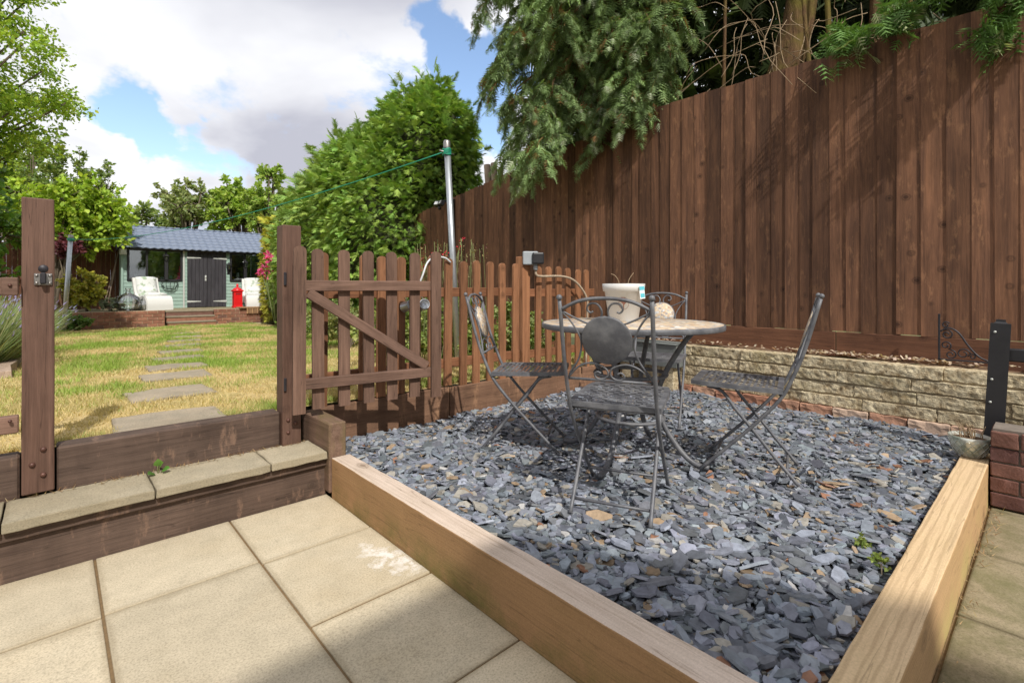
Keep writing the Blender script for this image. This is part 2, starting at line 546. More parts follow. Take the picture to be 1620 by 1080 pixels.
def timber_mat(name, side, top, axis, moss, mossz=0.12):
    t = NT(name)
    al = 1.0
    def sc(l, c):
        return {'x': (l, c, c), 'y': (c, l, c)}[axis]
    g = t.noise(t.coords(sc(1.0, 14)), 1.0, 6, 0.6, 1.0)
    g2 = t.noise(t.coords(sc(3, 130)), 1.0, 4, 0.7, 0.3)
    w = t.n('ShaderNodeTexWave', wave_type='RINGS', rings_direction='X' if axis == 'x' else 'Y')
    t.l(t.coords(sc(0.55, 13)), w.inputs[0]); w.inputs['Scale'].default_value = 2.2; w.inputs['Distortion'].default_value = 5
    w.inputs['Detail'].default_value = 3; w.inputs['Detail Scale'].default_value = 0.7; w.inputs['Detail Roughness'].default_value = 0.4
    geo = t.n('ShaderNodeNewGeometry')
    sep = t.n('ShaderNodeSeparateXYZ'); t.l(geo.outputs['Normal'], sep.inputs[0])
    up = t.ramp(sep.outputs[2], (0.5, 0), (0.8, 1))
    base = t.mix(up, side, top)  # up-facing faces take the top colour, the rest the side colour
    dk = tuple(x * 0.5 for x in side[:3]) + (1,)
    c = t.mix(t.math('MULTIPLY', t.ramp(g, (0.4, 0), (0.72, 1)), 0.25), base, dk)
    c = t.mix(t.math('MULTIPLY', t.ramp(g2, (0.5, 0), (0.75, 1)), 0.4), c, dk)
    c = t.mix(t.math('MULTIPLY', t.ramp(w.outputs['Fac'], (0.70, 0), (0.95, 1)), 0.30 if axis == 'x' else 0.10), c, dk)
    b = t.coords((1, 1, 1))
    mo = t.noise(b, 3.0, 7, 0.68)
    pz = t.n('ShaderNodeSeparateXYZ'); t.l(geo.outputs['Position'], pz.inputs[0])
    low = t.math('SUBTRACT', 1.15, t.math('DIVIDE', pz.outputs[2], mossz), clamp=True)
    mf = t.math('MULTIPLY', t.ramp(mo, (0.42, 0), (0.62, 1)), t.math('ADD', t.math('MULTIPLY', low, 0.75), 0.12))
    c = t.mix(mf, c, moss)
    kv = t.coords(sc(5, 9))
    k = t.voro(kv, 1.0)
    kc = t.n('ShaderNodeSeparateColor'); t.l(t.voro(kv, 1.0, 'F1', 'Color'), kc.inputs[0])
    sel = t.ramp(kc.outputs[0], (0.74, 0), (0.78, 1))
    c = t.mix(t.math('MULTIPLY', t.math('MULTIPLY', t.ramp(k, (0.0, 1), (0.10, 0.9), (0.15, 0.3), (0.2, 0.6), (0.3, 0)), sel), 0.65), c, tuple(x * 0.3 for x in side[:3]) + (1,))
    ck = t.noise(t.coords(sc(0.8, 22)), 1.0, 3, 0.5, 0.4)
    c = t.mix(t.math('MULTIPLY', t.ramp(ck, (0.490, 0), (0.5, 1), (0.510, 0)), 0.4), c, tuple(x * 0.25 for x in side[:3]) + (1,))
    fine = t.noise(b, 190, 3, 0.7)
    c = t.mix(1.0, c, t.ramp(fine, (0.3, 0.86), (0.7, 1.1)), 'MULTIPLY')
    t.bump(t.math('ADD', g2, t.math('MULTIPLY', fine, 0.5)), 0.35, 0.004)
    return t.fin(c, 0.8, spec=0.2)
M_TIMA = timber_mat('bed_timber_pale_top', srgb(166, 130, 92), srgb(212, 194, 178), 'y', srgb(110, 104, 56))
M_TIMC = timber_mat('bed_timber_honey', srgb(194, 158, 116), srgb(214, 186, 148), 'x', srgb(176, 160, 104))

def slab_mat(name, ca, cb, stain, salt=False, mossy=0.0):
    t = NT(name)
    p = t.coords(world=True)
    sp = t.noise(p, 150, 4, 0.75)
    md = t.noise(p, 9, 5, 0.6)
    lg = t.noise(p, 1.7, 4, 0.6)
    c = t.mix(t.ramp(md, (0.35, 0), (0.65, 1)), ca, cb)
    c = t.mix(t.math('MULTIPLY', t.ramp(lg, (0.48, 0), (0.7, 1)), 0.45), c, stain)
    c = t.mix(1.0, c, t.ramp(sp, (0.34, 0.66), (0.5, 1.0), (0.68, 1.16)), 'MULTIPLY')
    vs = t.voro(p, 7.0)
    c = t.mix(t.math('MULTIPLY', t.ramp(vs, (0.05, 1), (0.12, 0)), 0.22), c, tuple(x * 0.4 for x in ca[:3]) + (1,))
    if mossy:
        c = t.mix(t.math('MULTIPLY', t.ramp(t.noise(p, 4.5, 7, 0.7), (0.42, 0), (0.62, 1)), mossy), c, srgb(96, 98, 60))
    if salt:
        q = t.n('ShaderNodeMapping')
        q.inputs['Location'].default_value = (-1.065, -1.93, 0)
        t.l(t.n('ShaderNodeNewGeometry').outputs['Position'], q.inputs[0])
        sx = t.n('ShaderNodeSeparateXYZ'); t.l(q.outputs[0], sx.inputs[0])
        a = t.math('ADD', sx.outputs[0], t.math('MULTIPLY', sx.outputs[1], 0.12))
        wob = t.math('MULTIPLY', t.math('SUBTRACT', t.noise(p, 6, 4, 0.6), 0.5), 0.35)
        a = t.math('ADD', a, wob)
        e = t.math('ADD', t.math('POWER', t.math('DIVIDE', a, 0.085), 2), t.math('POWER', t.math('DIVIDE', sx.outputs[1], 0.20), 2))
        m = t.math('SUBTRACT', 1.0, e, clamp=True)
        nz = t.noise(p, 26, 6, 0.72)
        m = t.math('MULTIPLY', t.math('POWER', m, 0.5), t.ramp(nz, (0.42, 0), (0.56, 1)))
        c = t.mix(t.math('MULTIPLY', m, 0.85), c, srgb(226, 222, 216))
    ge = t.n('ShaderNodeSeparateXYZ'); t.l(t.n('ShaderNodeTexCoord').outputs['Generated'], ge.inputs[0])
    ex = t.math('MINIMUM', t.math('MINIMUM', ge.outputs[0], t.math('SUBTRACT', 1.0, ge.outputs[0])), t.math('MINIMUM', ge.outputs[1], t.math('SUBTRACT', 1.0, ge.outputs[1])))
    ed = t.math('SUBTRACT', t.math('MULTIPLY', t.noise(p, 11, 6, 0.75), 0.085), ex)
    c = t.mix(t.math('MULTIPLY', t.ramp(ed, (0.0, 0), (0.03, 1)), 0.38), c, tuple(x * 0.62 for x in stain[:3]) + (1,))
    c = t.mix(t.math('MULTIPLY', t.ramp(t.noise(p, 3.3, 7, 0.72), (0.58, 0), (0.72, 1)), 0.35), c, tuple(x * 0.6 for x in ca[:3]) + (1,))
    c = t.mix(1.0, c, t.ramp(t.rnd(), (0, 0.88), (1, 1.06)), 'MULTIPLY')
    t.bump(t.math('ADD', sp, t.math('MULTIPLY', md, 0.6)), 0.25, 0.004)
    return t.fin(c, 0.9, spec=0.15)
M_SLAB = slab_mat('patio_slab', srgb(196, 183, 158), srgb(184, 172, 148), srgb(172, 155, 124), True)
M_TREAD = slab_mat('tread_slab', srgb(178, 166, 142), srgb(164, 154, 132), srgb(146, 134, 108))
M_SLABD = slab_mat('mossy_slab', srgb(150, 138, 114), srgb(132, 122, 98), srgb(112, 104, 80), False, 0.5)
M_STEPST = slab_mat('stepping_stone', srgb(164, 150, 130), srgb(148, 138, 120), srgb(126, 116, 96))
M_JOINT = flat('joint_sand', srgb(116, 94, 64), 0.95, var=0.3, scale=60)
M_SOIL = flat('soil', srgb(100, 78, 58), 0.95, var=0.45, scale=25, bump=0.6)
M_GROUND = flat('ground', srgb(112, 116, 66), 0.95, var=0.3, scale=3)

def slate_mat():
    t = NT('slate_chip')
    a = t.n('ShaderNodeAttribute', attribute_name='Col')
    p = t.coords(world=True)
    n = t.noise(p, 38, 5, 0.65)
    c = t.mix(1.0, a.outputs['Color'], t.ramp(n, (0.3, 0.72), (0.7, 1.25)), 'MULTIPLY')
    t.bump(n, 0.35, 0.004)
    return t.fin(c, 0.55, spec=0.45)
M_SLATE = slate_mat()

def stone_mat():
    t = NT('walling_stone')
    v = t.coords()
    n = t.noise(v, 14, 7, 0.7)
    n2 = t.noise(v, 55, 4, 0.7)
    n3 = t.noise(v, 4, 4, 0.6)
    c = t.mix(t.ramp(n, (0.35, 0), (0.62, 1)), srgb(144, 124, 94), srgb(220, 206, 174))
    c = t.mix(t.math('MULTIPLY', t.ramp(n3, (0.5, 0), (0.68, 1)), 0.28), c, srgb(158, 150, 104))
    c = t.mix(1.0, c, t.ramp(n2, (0.3, 0.7), (0.7, 1.2)), 'MULTIPLY')
    c = t.mix(1.0, c, t.ramp(t.rnd(), (0, 0.85), (1, 1.1)), 'MULTIPLY')
    t.bump(t.math('ADD', n, t.math('MULTIPLY', n2, 0.5)), 0.9, 0.02)
    return t.fin(c, 0.95, spec=0.1)
M_STONE = stone_mat()
def brick_mat(name, ca, cb, cc):
    t = NT(name)
    v = t.coords()
    n = t.noise(v, 10, 6, 0.65)
    n2 = t.noise(v, 70, 4, 0.7)
    base = t.ramp(t.rnd(), (0, ca), (0.5, cb), (1, cc))
    c = t.mix(1.0, base, t.ramp(n, (0.3, 0.7), (0.7, 1.25)), 'MULTIPLY')
    c = t.mix(1.0, c, t.ramp(n2, (0.3, 0.8), (0.7, 1.15)), 'MULTIPLY')
    t.bump(n2, 0.5, 0.006)
    return t.fin(c, 0.92, spec=0.15)
M_BRICK = brick_mat('terrace_brick', srgb(128, 90, 74), srgb(150, 108, 88), srgb(108, 82, 74))
M_BRICKD = brick_mat('purple_brick', srgb(112, 82, 74), srgb(128, 92, 80), srgb(100, 72, 68))
M_BRICKR = brick_mat('old_red_brick', srgb(168, 118, 96), srgb(186, 146, 122), srgb(196, 172, 152))
M_MORTAR = flat('mortar', srgb(176, 160, 132), 0.95, var=0.25, scale=30, bump=0.4)
M_MORTARD = flat('grey_mortar', srgb(120, 110, 100), 0.95, var=0.25, scale=30, bump=0.4)

def iron_mat():
    t = NT('wrought_iron')
    v = t.coords()
    n = t.noise(v, 12, 5, 0.65)
    c = t.mix(t.ramp(n, (0.4, 0), (0.7, 1)), srgb(86, 87, 92), srgb(122, 122, 124))
    c = t.mix(t.math('MULTIPLY', t.ramp(t.noise(v, 7, 6, 0.7), (0.62, 0), (0.74, 1)), 0.4), c, srgb(116, 88, 70))
    t.bump(n, 0.2, 0.002)
    return t.fin(c, t.ramp(n, (0.3, 0.42), (0.7, 0.65)), 0.15)
M_IRON = iron_mat()
M_IRONB = flat('black_iron', srgb(52, 50, 54), 0.5, 0.4, 0.3, 20)
M_BLACK = flat('black_paint', srgb(34, 33, 36), 0.45, 0, 0.25, 14, 0.1)
M_ZINC = flat('galvanised_steel', srgb(176, 180, 184), 0.42, 0.75, 0.12, 18)
M_STEEL = flat('steel_fixing', srgb(150, 146, 142), 0.4, 0.8, 0.25, 40)
M_BOLT = flat('painted_bolt', srgb(92, 62, 52), 0.5, 0.3, 0.3, 40)
M_CORD = flat('green_cord', srgb(38, 150, 120), 0.6)
M_WHITEP = flat('white_plastic', srgb(206, 208, 208), 0.45, 0, 0.06)
M_GREYP = flat('grey_plastic', srgb(150, 156, 160), 0.5, 0, 0.08)
M_PIPE = flat('weathered_conduit', srgb(168, 150, 128), 0.7, 0, 0.25, 25)
M_POTW = flat('white_pot_glaze', srgb(204, 203, 200), 0.4, 0, 0.05, 12)
M_TAGB = flat('blue_tag', srgb(96, 186, 200), 0.5)
M_TAGW = flat('white_tag', srgb(232, 236, 236), 0.5)
M_PRINT = flat('brown_print', srgb(128, 84, 68), 0.6)
M_TROUGH = flat('trough_grey', srgb(104, 108, 106), 0.7, 0.1, 0.15, 10)
M_TWIG = flat('dry_twig', srgb(150, 128, 100), 0.85, 0, 0.3, 30)
M_STEM = flat('green_stem', srgb(110, 118, 70), 0.8, 0, 0.3, 30)
M_CHIPW = flat('pale_wood_chip', srgb(222, 200, 176), 0.9, 0, 0.3, 20)
M_GREEN = flat('sage_paint', srgb(140, 164, 152), 0.6, 0, 0.07, 5)
M_DOOR = wood('charcoal_door_paint', srgb(52, 50, 54), srgb(68, 66, 70), 'z', 0.6, 0, 0.12)
M_HINGE = flat('pale_hinge', srgb(190, 192, 186), 0.5, 0.2)
M_ROOF = flat('blue_grey_tile', srgb(112, 122, 140), 0.6, 0.0, 0.1, 8, 0, 0.3)
M_RED = flat('red_paint', srgb(206, 24, 30), 0.35, 0, 0.06, 10)
M_RATTAN = flat('white_rattan', srgb(204, 203, 198), 0.7, 0, 0.12, 60, 0.4)
M_CUSHION = None
M_BARK = None

def cushion():
    t = NT('floral_cushion')
    v = t.coords()
    n = t.noise(v, 7, 4, 0.6)
    c = t.mix(t.ramp(n, (0.56, 0), (0.64, 1)), srgb(206, 207, 203), srgb(146, 164, 136))
    return t.fin(c, 0.9)
M_CUSHION = cushion()
def bark(name, ca, cb, moss):
    t = NT(name)
    v = t.coords((14, 14, 2.5), rand=False)
    n = t.noise(v, 1.5, 6, 0.7, 0.5)
    c = t.mix(t.ramp(n, (0.35, 0), (0.65, 1)), ca, cb)
    c = t.mix(t.math('MULTIPLY', t.ramp(t.noise(t.coords(rand=False), 2.5, 5, 0.6), (0.45, 0), (0.65, 1)), 0.7), c, moss)
    t.bump(n, 0.9, 0.03)
    return t.fin(c, 0.95, spec=0.1)
M_BARK = bark('mossy_bark', srgb(74, 56, 42), srgb(118, 92, 66), srgb(108, 104, 44))
M_BARKG = bark('grey_bark', srgb(86, 76, 66), srgb(126, 114, 100), srgb(100, 96, 70))
def glassmat(name, rough=0.02, tint=(0.9, 0.95, 0.94, 1), alpha=0.35):
    t = NT(name)
    tr = t.n('ShaderNodeBsdfTransparent'); tr.inputs[0].default_value = tint
    gl = t.n('ShaderNodeBsdfGlossy'); gl.inputs['Roughness'].default_value = rough
    fr = t.n('ShaderNodeFresnel'); fr.inputs[0].default_value = 1.5
    f = t.math('ADD', fr.outputs[0], alpha, clamp=True)
    mx = t.n('ShaderNodeMixShader')
    t.l(f, mx.inputs[0]); t.l(tr.outputs[0], mx.inputs[1]); t.l(gl.outputs[0], mx.inputs[2])
    t.l(mx.outputs[0], t.out.inputs[0])
    return t.m
M_PANE = glassmat('window_glass', 0.02, (0.75, 0.8, 0.8, 1), 0.12)
M_BOTTLE = glassmat('bottle_glass', 0.05, (0.985, 0.99, 0.99, 1), 0.2)
def mosaic_mat(name, sc_):
    t = NT(name)
    v = t.coords(rand=False)
    d = t.voro(v, sc_, 'DISTANCE_TO_EDGE', 'Distance', 0.8)
    cc = t.voro(v, sc_, 'F1', 'Color', 0.8)
    sp = t.n('ShaderNodeSeparateColor'); t.l(cc, sp.inputs[0])
    c = t.ramp(sp.outputs[0], (0.0, srgb(196, 168, 136)), (0.35, srgb(214, 196, 168)), (0.6, srgb(176, 146, 120)), (0.8, srgb(132, 140, 150)), (1.0, srgb(226, 222, 214)))
    c = t.mix(t.ramp(d, (0.02, 1), (0.07, 0)), c, srgb(178, 164, 144))
    t.bump(t.ramp(d, (0.0, 0), (0.08, 1)), 0.3, 0.003)
    return t.fin(c, 0.55, spec=0.3)
M_MOSAIC = mosaic_mat('stone_mosaic', 34)
M_MOSAICF = mosaic_mat('fine_mosaic', 62)
def glaze_pot():
    t = NT('silver_green_glaze')
    v = t.coords(rand=False)
    w = t.noise(v, 9, 4, 0.6)
    c = t.ramp(w, (0.35, srgb(150, 160, 146)), (0.5, srgb(216, 218, 208)), (0.65, srgb(150, 134, 110)))
    return t.fin(c, 0.22, 0.35)
M_GLAZE = glaze_pot()
def lawn_mat():
    t = NT('dry_lawn')
    p = t.coords(world=True)
    a = t.noise(p, 1.1, 6, 0.62)
    b = t.noise(p, 30, 4, 0.7)
    c = t.mix(t.ramp(a, (0.46, 0), (0.7, 1)), srgb(200, 176, 124), srgb(150, 148, 80))
    c = t.mix(1.0, c, t.ramp(b, (0.3, 0.6), (0.7, 1.15)), 'MULTIPLY')
    t.bump(b, 0.6, 0.03)
    return t.fin(c, 0.95, spec=0.1)
M_LAWN = lawn_mat()
M_LEAF = leafmat('broad_leaf', 0.4, 0.5)
M_CONIF = leafmat('conifer_spray', 0.22, 0.6)
M_GRASS = leafmat('grass_blade', 0.3, 0.7)
M_PETAL = leafmat('petal', 0.3, 0.6)

# ================================================================== setting
GY0, LAWN_Y1 = 3.08, 17.8
def lawn_z(y):
    return 0.415 - 0.0283 * (y - 3.1)
def gridmesh(x0, x1, y0, y1, nx, ny, zf):
    xs = np.linspace(x0, x1, nx); ys = np.linspace(y0, y1, ny)
    v = [(x, y, zf(x, y)) for y in ys for x in xs]
    f = [(j * nx + i, j * nx + i + 1, (j + 1) * nx + i + 1, (j + 1) * nx + i) for j in range(ny - 1) for i in range(nx - 1)]
    me = bpy.data.meshes.new('sheet'); me.from_pydata(v, [], f); me.update()
    return me
tag(put('ground', gridmesh(-300, 300, -300, 300, 9, 9, lambda x, y: -0.16), M_GROUND), 'rough ground around the gardens', kind='structure')
tag(put('lawn', gridmesh(-9, 4.75, GY0 + 0.06, LAWN_Y1, 40, 50, lambda x, y: lawn_z(y) + 0.008 * math.sin(x * 2.1 + y) * math.sin(y * 1.7)), M_LAWN), 'dry patchy lawn sloping gently to the summer house', kind='structure')

# ---- patio of square slabs
patio = tag(put('patio', gridmesh(-4, 1.128, -2.2, 2.79, 2, 2, lambda x, y: -0.007), M_JOINT), 'patio of buff square slabs', kind='structure')
SL = 0.5125
xj = [1.12 - SL + 0.036 - i * SL for i in range(9)]
cols = [(xj[0], 1.1335)] + [(xj[i + 1], xj[i]) for i in range(8)]
for ci, (xa, xb) in enumerate(cols):
    ys = [2.7735, 2.245, 1.72, 1.194, 0.67, 0.14, -0.4, -0.9, -1.4] if ci == 0 else [2.7735, 2.26 + 0.008 * (ci % 2), 1.24 - 0.3 * (ci == 3), 0.2, -0.8, -1.8]
    for y, y2 in zip(ys, ys[1:]):
        g = 0.0045
        put('paving_slab', boxm(xb - xa - 2 * g, y - y2 - 2 * g, 0.05, 0.004, 2, 'slab'), M_SLAB, patio, ((xa + xb) / 2, (y + y2) / 2, -0.025 + random.uniform(-0.002, 0.002)),
            (random.uniform(-.003, .003), random.uniform(-.003, .003), random.uniform(-.004, .004)), world=True)
# ---- mossy side path on the right
side = tag(put('side_path', gridmesh(1.1, 6.5, -2.2, 0.252, 2, 2, lambda x, y: -0.014), M_JOINT), 'mossy path of concrete slabs beside the slate bed', kind='structure')
for i in range(9):
    for j in range(4):
        xa = 1.135 + i * 0.62 + (0.2 if j % 2 else 0.0)
        ya = 0.246 - j * 0.46
        put('paving_slab', boxm(0.612, 0.452, 0.05, 0.006, 2, 'slabd'), M_SLABD, side, (xa + 0.3, ya - 0.23, -0.027 + random.uniform(-.004, .003)), (random.uniform(-.005, .005), random.uniform(-.005, .005), random.uniform(-.006, .006)), world=True)

# ---- the step up to the garden
st = thing('garden_step', 'timber step topped with worn stone slabs below the gateway', 'step', (0.3, 2.85, 0))
put('riser_board', boxm(4.0, 0.05, 0.185, 0.006, 1, 'riser'), M_SLEEPER, st, (-0.87, 2.795, 0.0725), world=True)
put('cap_board', boxm(4.0, 0.19, 0.042, 0.004, 1, 'cap'), M_SLEEPER, st, (-0.872, 2.84, 0.187), world=True)
tj = [1.115, 0.822, 0.337, -0.147, -0.632, -1.12, -1.6, -2.1, -2.6]
for a, b in zip(tj[1:], tj):
    me = roughbox(b - a - 0.006, 0.285, 0.04, (9, 3, 1), 0.0035, seed=int(a * 100) % 17, freq=22)
    put('tread_slab', me, M_TREAD, st, ((a + b) / 2, 2.855, 0.232), world=True)

# ---- sleepers that hold the lawn back
o = bx('timber_sleeper', 0.012, 0.955, 2.995, 3.11, 0.235, 0.445, M_SLEEPER, bev=0.008, key='slA'); tag(o, 'dark brown sleeper across the gateway between the two gate posts', 'sleeper')
o = bx('timber_sleeper', -2.6, -0.104, 2.995, 3.10, 0.2, 0.432, M_SLEEPER, bev=0.008, key='slB'); tag(o, 'dark brown sleeper running left from the latch post', 'sleeper')
o = bx('timber_sleeper', 1.118, 1.216, 2.705, 3.115, 0.02, 0.402, M_STUB, bev=0.006, key='slC'); tag(o, 'short mossy sleeper end beside the hinge post', 'sleeper')

# ---- slate bed frame
o = put('bed_timber', roughbox(0.106, 2.446, 0.235, (3, 60, 5), 0.0022, seed=2, freq=11), M_TIMA, None, (1.183, 1.479, 0.0975)); tag(o, 'long bed timber with pale top along the patio', 'timber')
o = put('bed_timber', roughbox(2.655, 0.118, 0.236, (60, 3, 5), 0.0022, seed=6, freq=11), M_TIMC, None, (2.568, 0.312, 0.098)); tag(o, 'honey coloured bed timber along the mossy side path', 'timber')

# ---- slate bed: base and chips
bed = tag(put('slate_bed', gridmesh(1.23, 4.42, 0.36, 3.13, 12, 12, lambda x, y: 0.148), flat('slate_dust', srgb(112, 110, 108), 0.95, 0, 0.4, 40, 0.5)), 'bed of loose blue grey slate chippings', kind='structure')
def chip_geo(rng, size):
    """one flat broken flake: verts, tris, local coords"""
    n = rng.randint(5, 7)
    el = rng.uniform(1.1, 2.4)
    a0 = rng.uniform(0, 6.28)
    P = []
    for k in range(n):
        a = a0 + 2 * math.pi * (k + rng.uniform(-.28, .28)) / n
        rr = rng.uniform(0.7, 1.1)
        P.append((math.cos(a) * rr * el ** .5 * size, math.sin(a) * rr / el ** .5 * size))
    th = rng.uniform(0.0025, 0.007) + size * rng.choice((0.03, .06, .06, .16))
    v = [(x, y, th / 2 + rng.uniform(-.0008, .0008)) for x, y in P] + [(x * 1.04, y * 1.04, -th / 2) for x, y in P]
    f = [tuple([0, k, k + 1]) for k in range(1, n - 1)]
    for k in range(n):
        q = (k + 1) % n
        f.append((n + k, n + q, q)); f.append((n + k, q, k))
    return v, f
def chip_col(rng):
    q = rng.random()
    if q < 0.87:
        b = rng.uniform(0.09, 0.30)
        return (b * rng.uniform(0.86, 0.94), b * rng.uniform(0.95, 1.02), b * rng.uniform(1.06, 1.2))
    if q < 0.945:
        b = rng.uniform(0.2, 0.38); return (b, b * 0.93, b * 0.8)
    if q < 0.977:
        b = rng.uniform(0.2, 0.36); return (b, b * 0.72, b * 0.46)
    if q < 0.987:
        b = rng.uniform(0.2, 0.34); return (b, b * 0.5, b * 0.3)
    b = rng.uniform(0.36, 0.56); return (b, b * 0.97, b * 0.93)
def build_slate():
    rng = random.Random(11)
    pts = []
    while len(pts) < 29000:
        x, y = rng.uniform(1.25, 4.36), rng.uniform(0.385, 3.1)
        depth = x * 0.6756 + y * 0.7373
        if depth < 1.0: continue
        pts.append((x, y))
    items = []
    for i, (x, y) in enumerate(pts):
        depth = x * 0.6756 + y * 0.7373
        size = rng.choice((0.008, 0.011, 0.014, 0.018, 0.022, 0.025, 0.031, 0.040 if rng.random() < .4 else .016)) * rng.uniform(0.85, 1.2)
        lay = rng.random()
        hmp = 0.010 * math.sin(x * 5.3 + 1) * math.sin(y * 4.7) + 0.006 * math.sin(x * 13 + y * 9)
        z = 0.155 + 0.030 * lay + hmp
        # keep clear of the bed's edges
        m = size * 1.25
        x = min(max(x, 1.238 + m), 4.375 - m); y = min(max(y, 0.375 + m), 3.108 - m)
        s = 0.12 if lay < 0.75 else 0.26
        rot = Euler((rng.gauss(0, s), rng.gauss(0, s), rng.uniform(0, 6.28)))
        items.append((size / depth * (0.5 + lay), x, y, z, rot, size))
    items.sort(key=lambda q: -q[0])
    # the 300 that show largest, each its own piece, on shared shapes
    shapes = []
    for k in range(40):
        v, f = chip_geo(rng, 1.0 * 0.04)
        me = bpy.data.meshes.new('chip'); me.from_pydata(v, [], f); me.update()
        c = chip_col(rng)
        at = me.attributes.new('Col', 'FLOAT_COLOR', 'POINT')
        at.data.foreach_set('color', np.tile((c[0], c[1], c[2], 1.0), (len(v), 1)).ravel())
        shapes.append(me)
    for q in items[:300]:
        me = rng.choice(shapes)
        s = q[5] / 0.04
        put('slate_chip', me, M_SLATE, bed, (q[1], q[2], q[3] + 0.006), tuple(q[4]), (s, s, 1), world=True)
    V, F, C = [], [], []
    for q in items[300:]:
        v, f = chip_geo(rng, q[5])
        m = q[4].to_matrix()
        b = len(V)
        for p in v:
            w = m @ Vector(p)
            V.append((w.x + q[1], w.y + q[2], w.z + q[3]))
        F.extend((a + b, c + b, d + b) for a, c, d in f)
        col = chip_col(rng)
        C.extend([(col[0], col[1], col[2], 1.0)] * len(v))
    me = bpy.data.meshes.new('slate_chippings'); me.from_pydata(V, [], F); me.update()
    at = me.attributes.new('Col', 'FLOAT_COLOR', 'POINT'); at.data.foreach_set('color', np.array(C).ravel())
    o = put('slate_chippings', me, M_SLATE, bed, world=True)
    o['kind'] = 'stuff'
build_slate()

# ---- stone retaining wall with a brick footing
WX = 4.37
wall = thing('retaining_wall', 'low wall of rough buff walling stone on a red brick footing', 'wall', (4.45, 1.4, 0.1))
bx('mortar_core', WX + 0.006, WX + 0.12, -1.2, 3.09, 0.05, 0.612, M_MORTAR, wall, 0)
rows = [(0.250, 0.334), (0.344, 0.427), (0.437, 0.519), (0.529, 0.614)]
stones = [roughbox(0.11, l, 0.082, (2, 18, 6), 0.007, seed=i, freq=34) for i, l in enumerate((0.44, 0.40, 0.36, 0.46, 0.32, 0.42))]
sl_ = (0.44, 0.40, 0.36, 0.46, 0.32, 0.42)
for ri, (za, zb) in enumerate(rows):
    y = -1.2 + (0.17 * ri) % 0.4
    i = ri * 2
    while y < 3.06:
        q = random.randrange(6)
        l = sl_[q]
        lc = min(l, 3.09 - y)
        put('walling_stone', stones[q], M_STONE, wall, (WX + 0.045 + random.uniform(-.006, .006), y + lc / 2, (za + zb) / 2), (random.uniform(-.01, .01), 0, random.uniform(-.015, .015)), (1, lc / l, 1), world=True)
        y += l + 0.003
fb = [roughbox(0.10, 0.215, 0.075, (1, 4, 2), 0.011, seed=30 + i, freq=26) for i in range(4)]
for r in range(2):
    y = -1.1 + 0.11 * r
    while y < 3.05:
        put('footing_brick', random.choice(fb), M_BRICKR, wall, (WX + 0.022 + random.uniform(-.012, .008), y, 0.135 + 0.075 * r), (random.uniform(-.03, .03), 0, random.uniform(-.04, .04)), world=True)
        y += 0.226
soil = tag(put('planting_strip', gridmesh(WX + 0.08, 4.62, -1.2, 3.09, 6, 40, lambda x, y: 0.612 + 0.02 * math.sin(y * 9 + x * 20) * math.sin(y * 4)), M_SOIL), 'soil strip along the top of the stone wall', kind='structure')
def chips_on_wall():
    n = 420
    y = np.concatenate([RNG.uniform(0.5, 1.5, 260), RNG.uniform(0.0, 3.0, 160)])
    x = RNG.uniform(WX + 0.10, 4.58, n)
    pos = np.stack([x, y, np.full(n, 0.64) + RNG.uniform(-.01, .012, n)], 1)
    d = RNG.normal(0, 1, (n, 3)); d[:, 2] *= 0.25
    X, Y, Z = frames(d)
    tv = [(-.5, -1, 0), (.5, -1, 0), (.6, 1, 0), (-.4, .8, 0), (0, 0, .3)]
    tf = [(0, 1, 4), (1, 2, 4), (2, 3, 4), (3, 0, 4)]
    c = vary((0.62, 0.5, 0.38), n, .06, .25, (0.28, 0.17, 0.09), .35)
    me = scatter('bark_chippings', tv, tf, pos, X, Y, Z, RNG.uniform(.008, .02, n), c)
    o = put('bark_chippings', me, M_PETAL, soil, world=True); o['kind'] = 'stuff'
chips_on_wall()

# ---- brick pier at the right edge
pier = thing('brick_wall', 'low purple brick wall end beside the black post', 'wall', (3.75, -0.1, 0))
bx('mortar_core', 3.655, 3.84, -1.2, 0.236, 0.0, 0.41, M_MORTARD, pier, 0)
pb = [roughbox(0.10, 0.212, 0.070, (1, 3, 1), 0.004, seed=50 + i, freq=20) for i in range(3)]
pbt = [roughbox(0.215, 0.105, 0.082, (2, 1, 1), 0.005, seed=60 + i, freq=20) for i in range(3)]
for r in range(4):
    for i in range(6):
        y = 0.245 - 0.106 - i * 0.222 - (0.111 if r % 2 else 0.0)
        put('brick', random.choice(pb), M_BRICKD, pier, (3.692 + random.uniform(-.004, .004), y, 0.04 + r * 0.079), (0, 0, random.uniform(-.015, .015)), world=True)
    if r % 2:
        put('brick', pb[0], M_BRICKD, pier, (3.692, 0.193, 0.04 + r * 0.079), (0, 0, 0), (1, .5, 1), world=True)
for i in range(12):
    put('coping_brick', random.choice(pbt), M_BRICKD, pier, (3.742, 0.19 - i * 0.113, 0.36 + random.uniform(-.003, .003)), (random.uniform(-.02, .02), 0, 0), world=True)

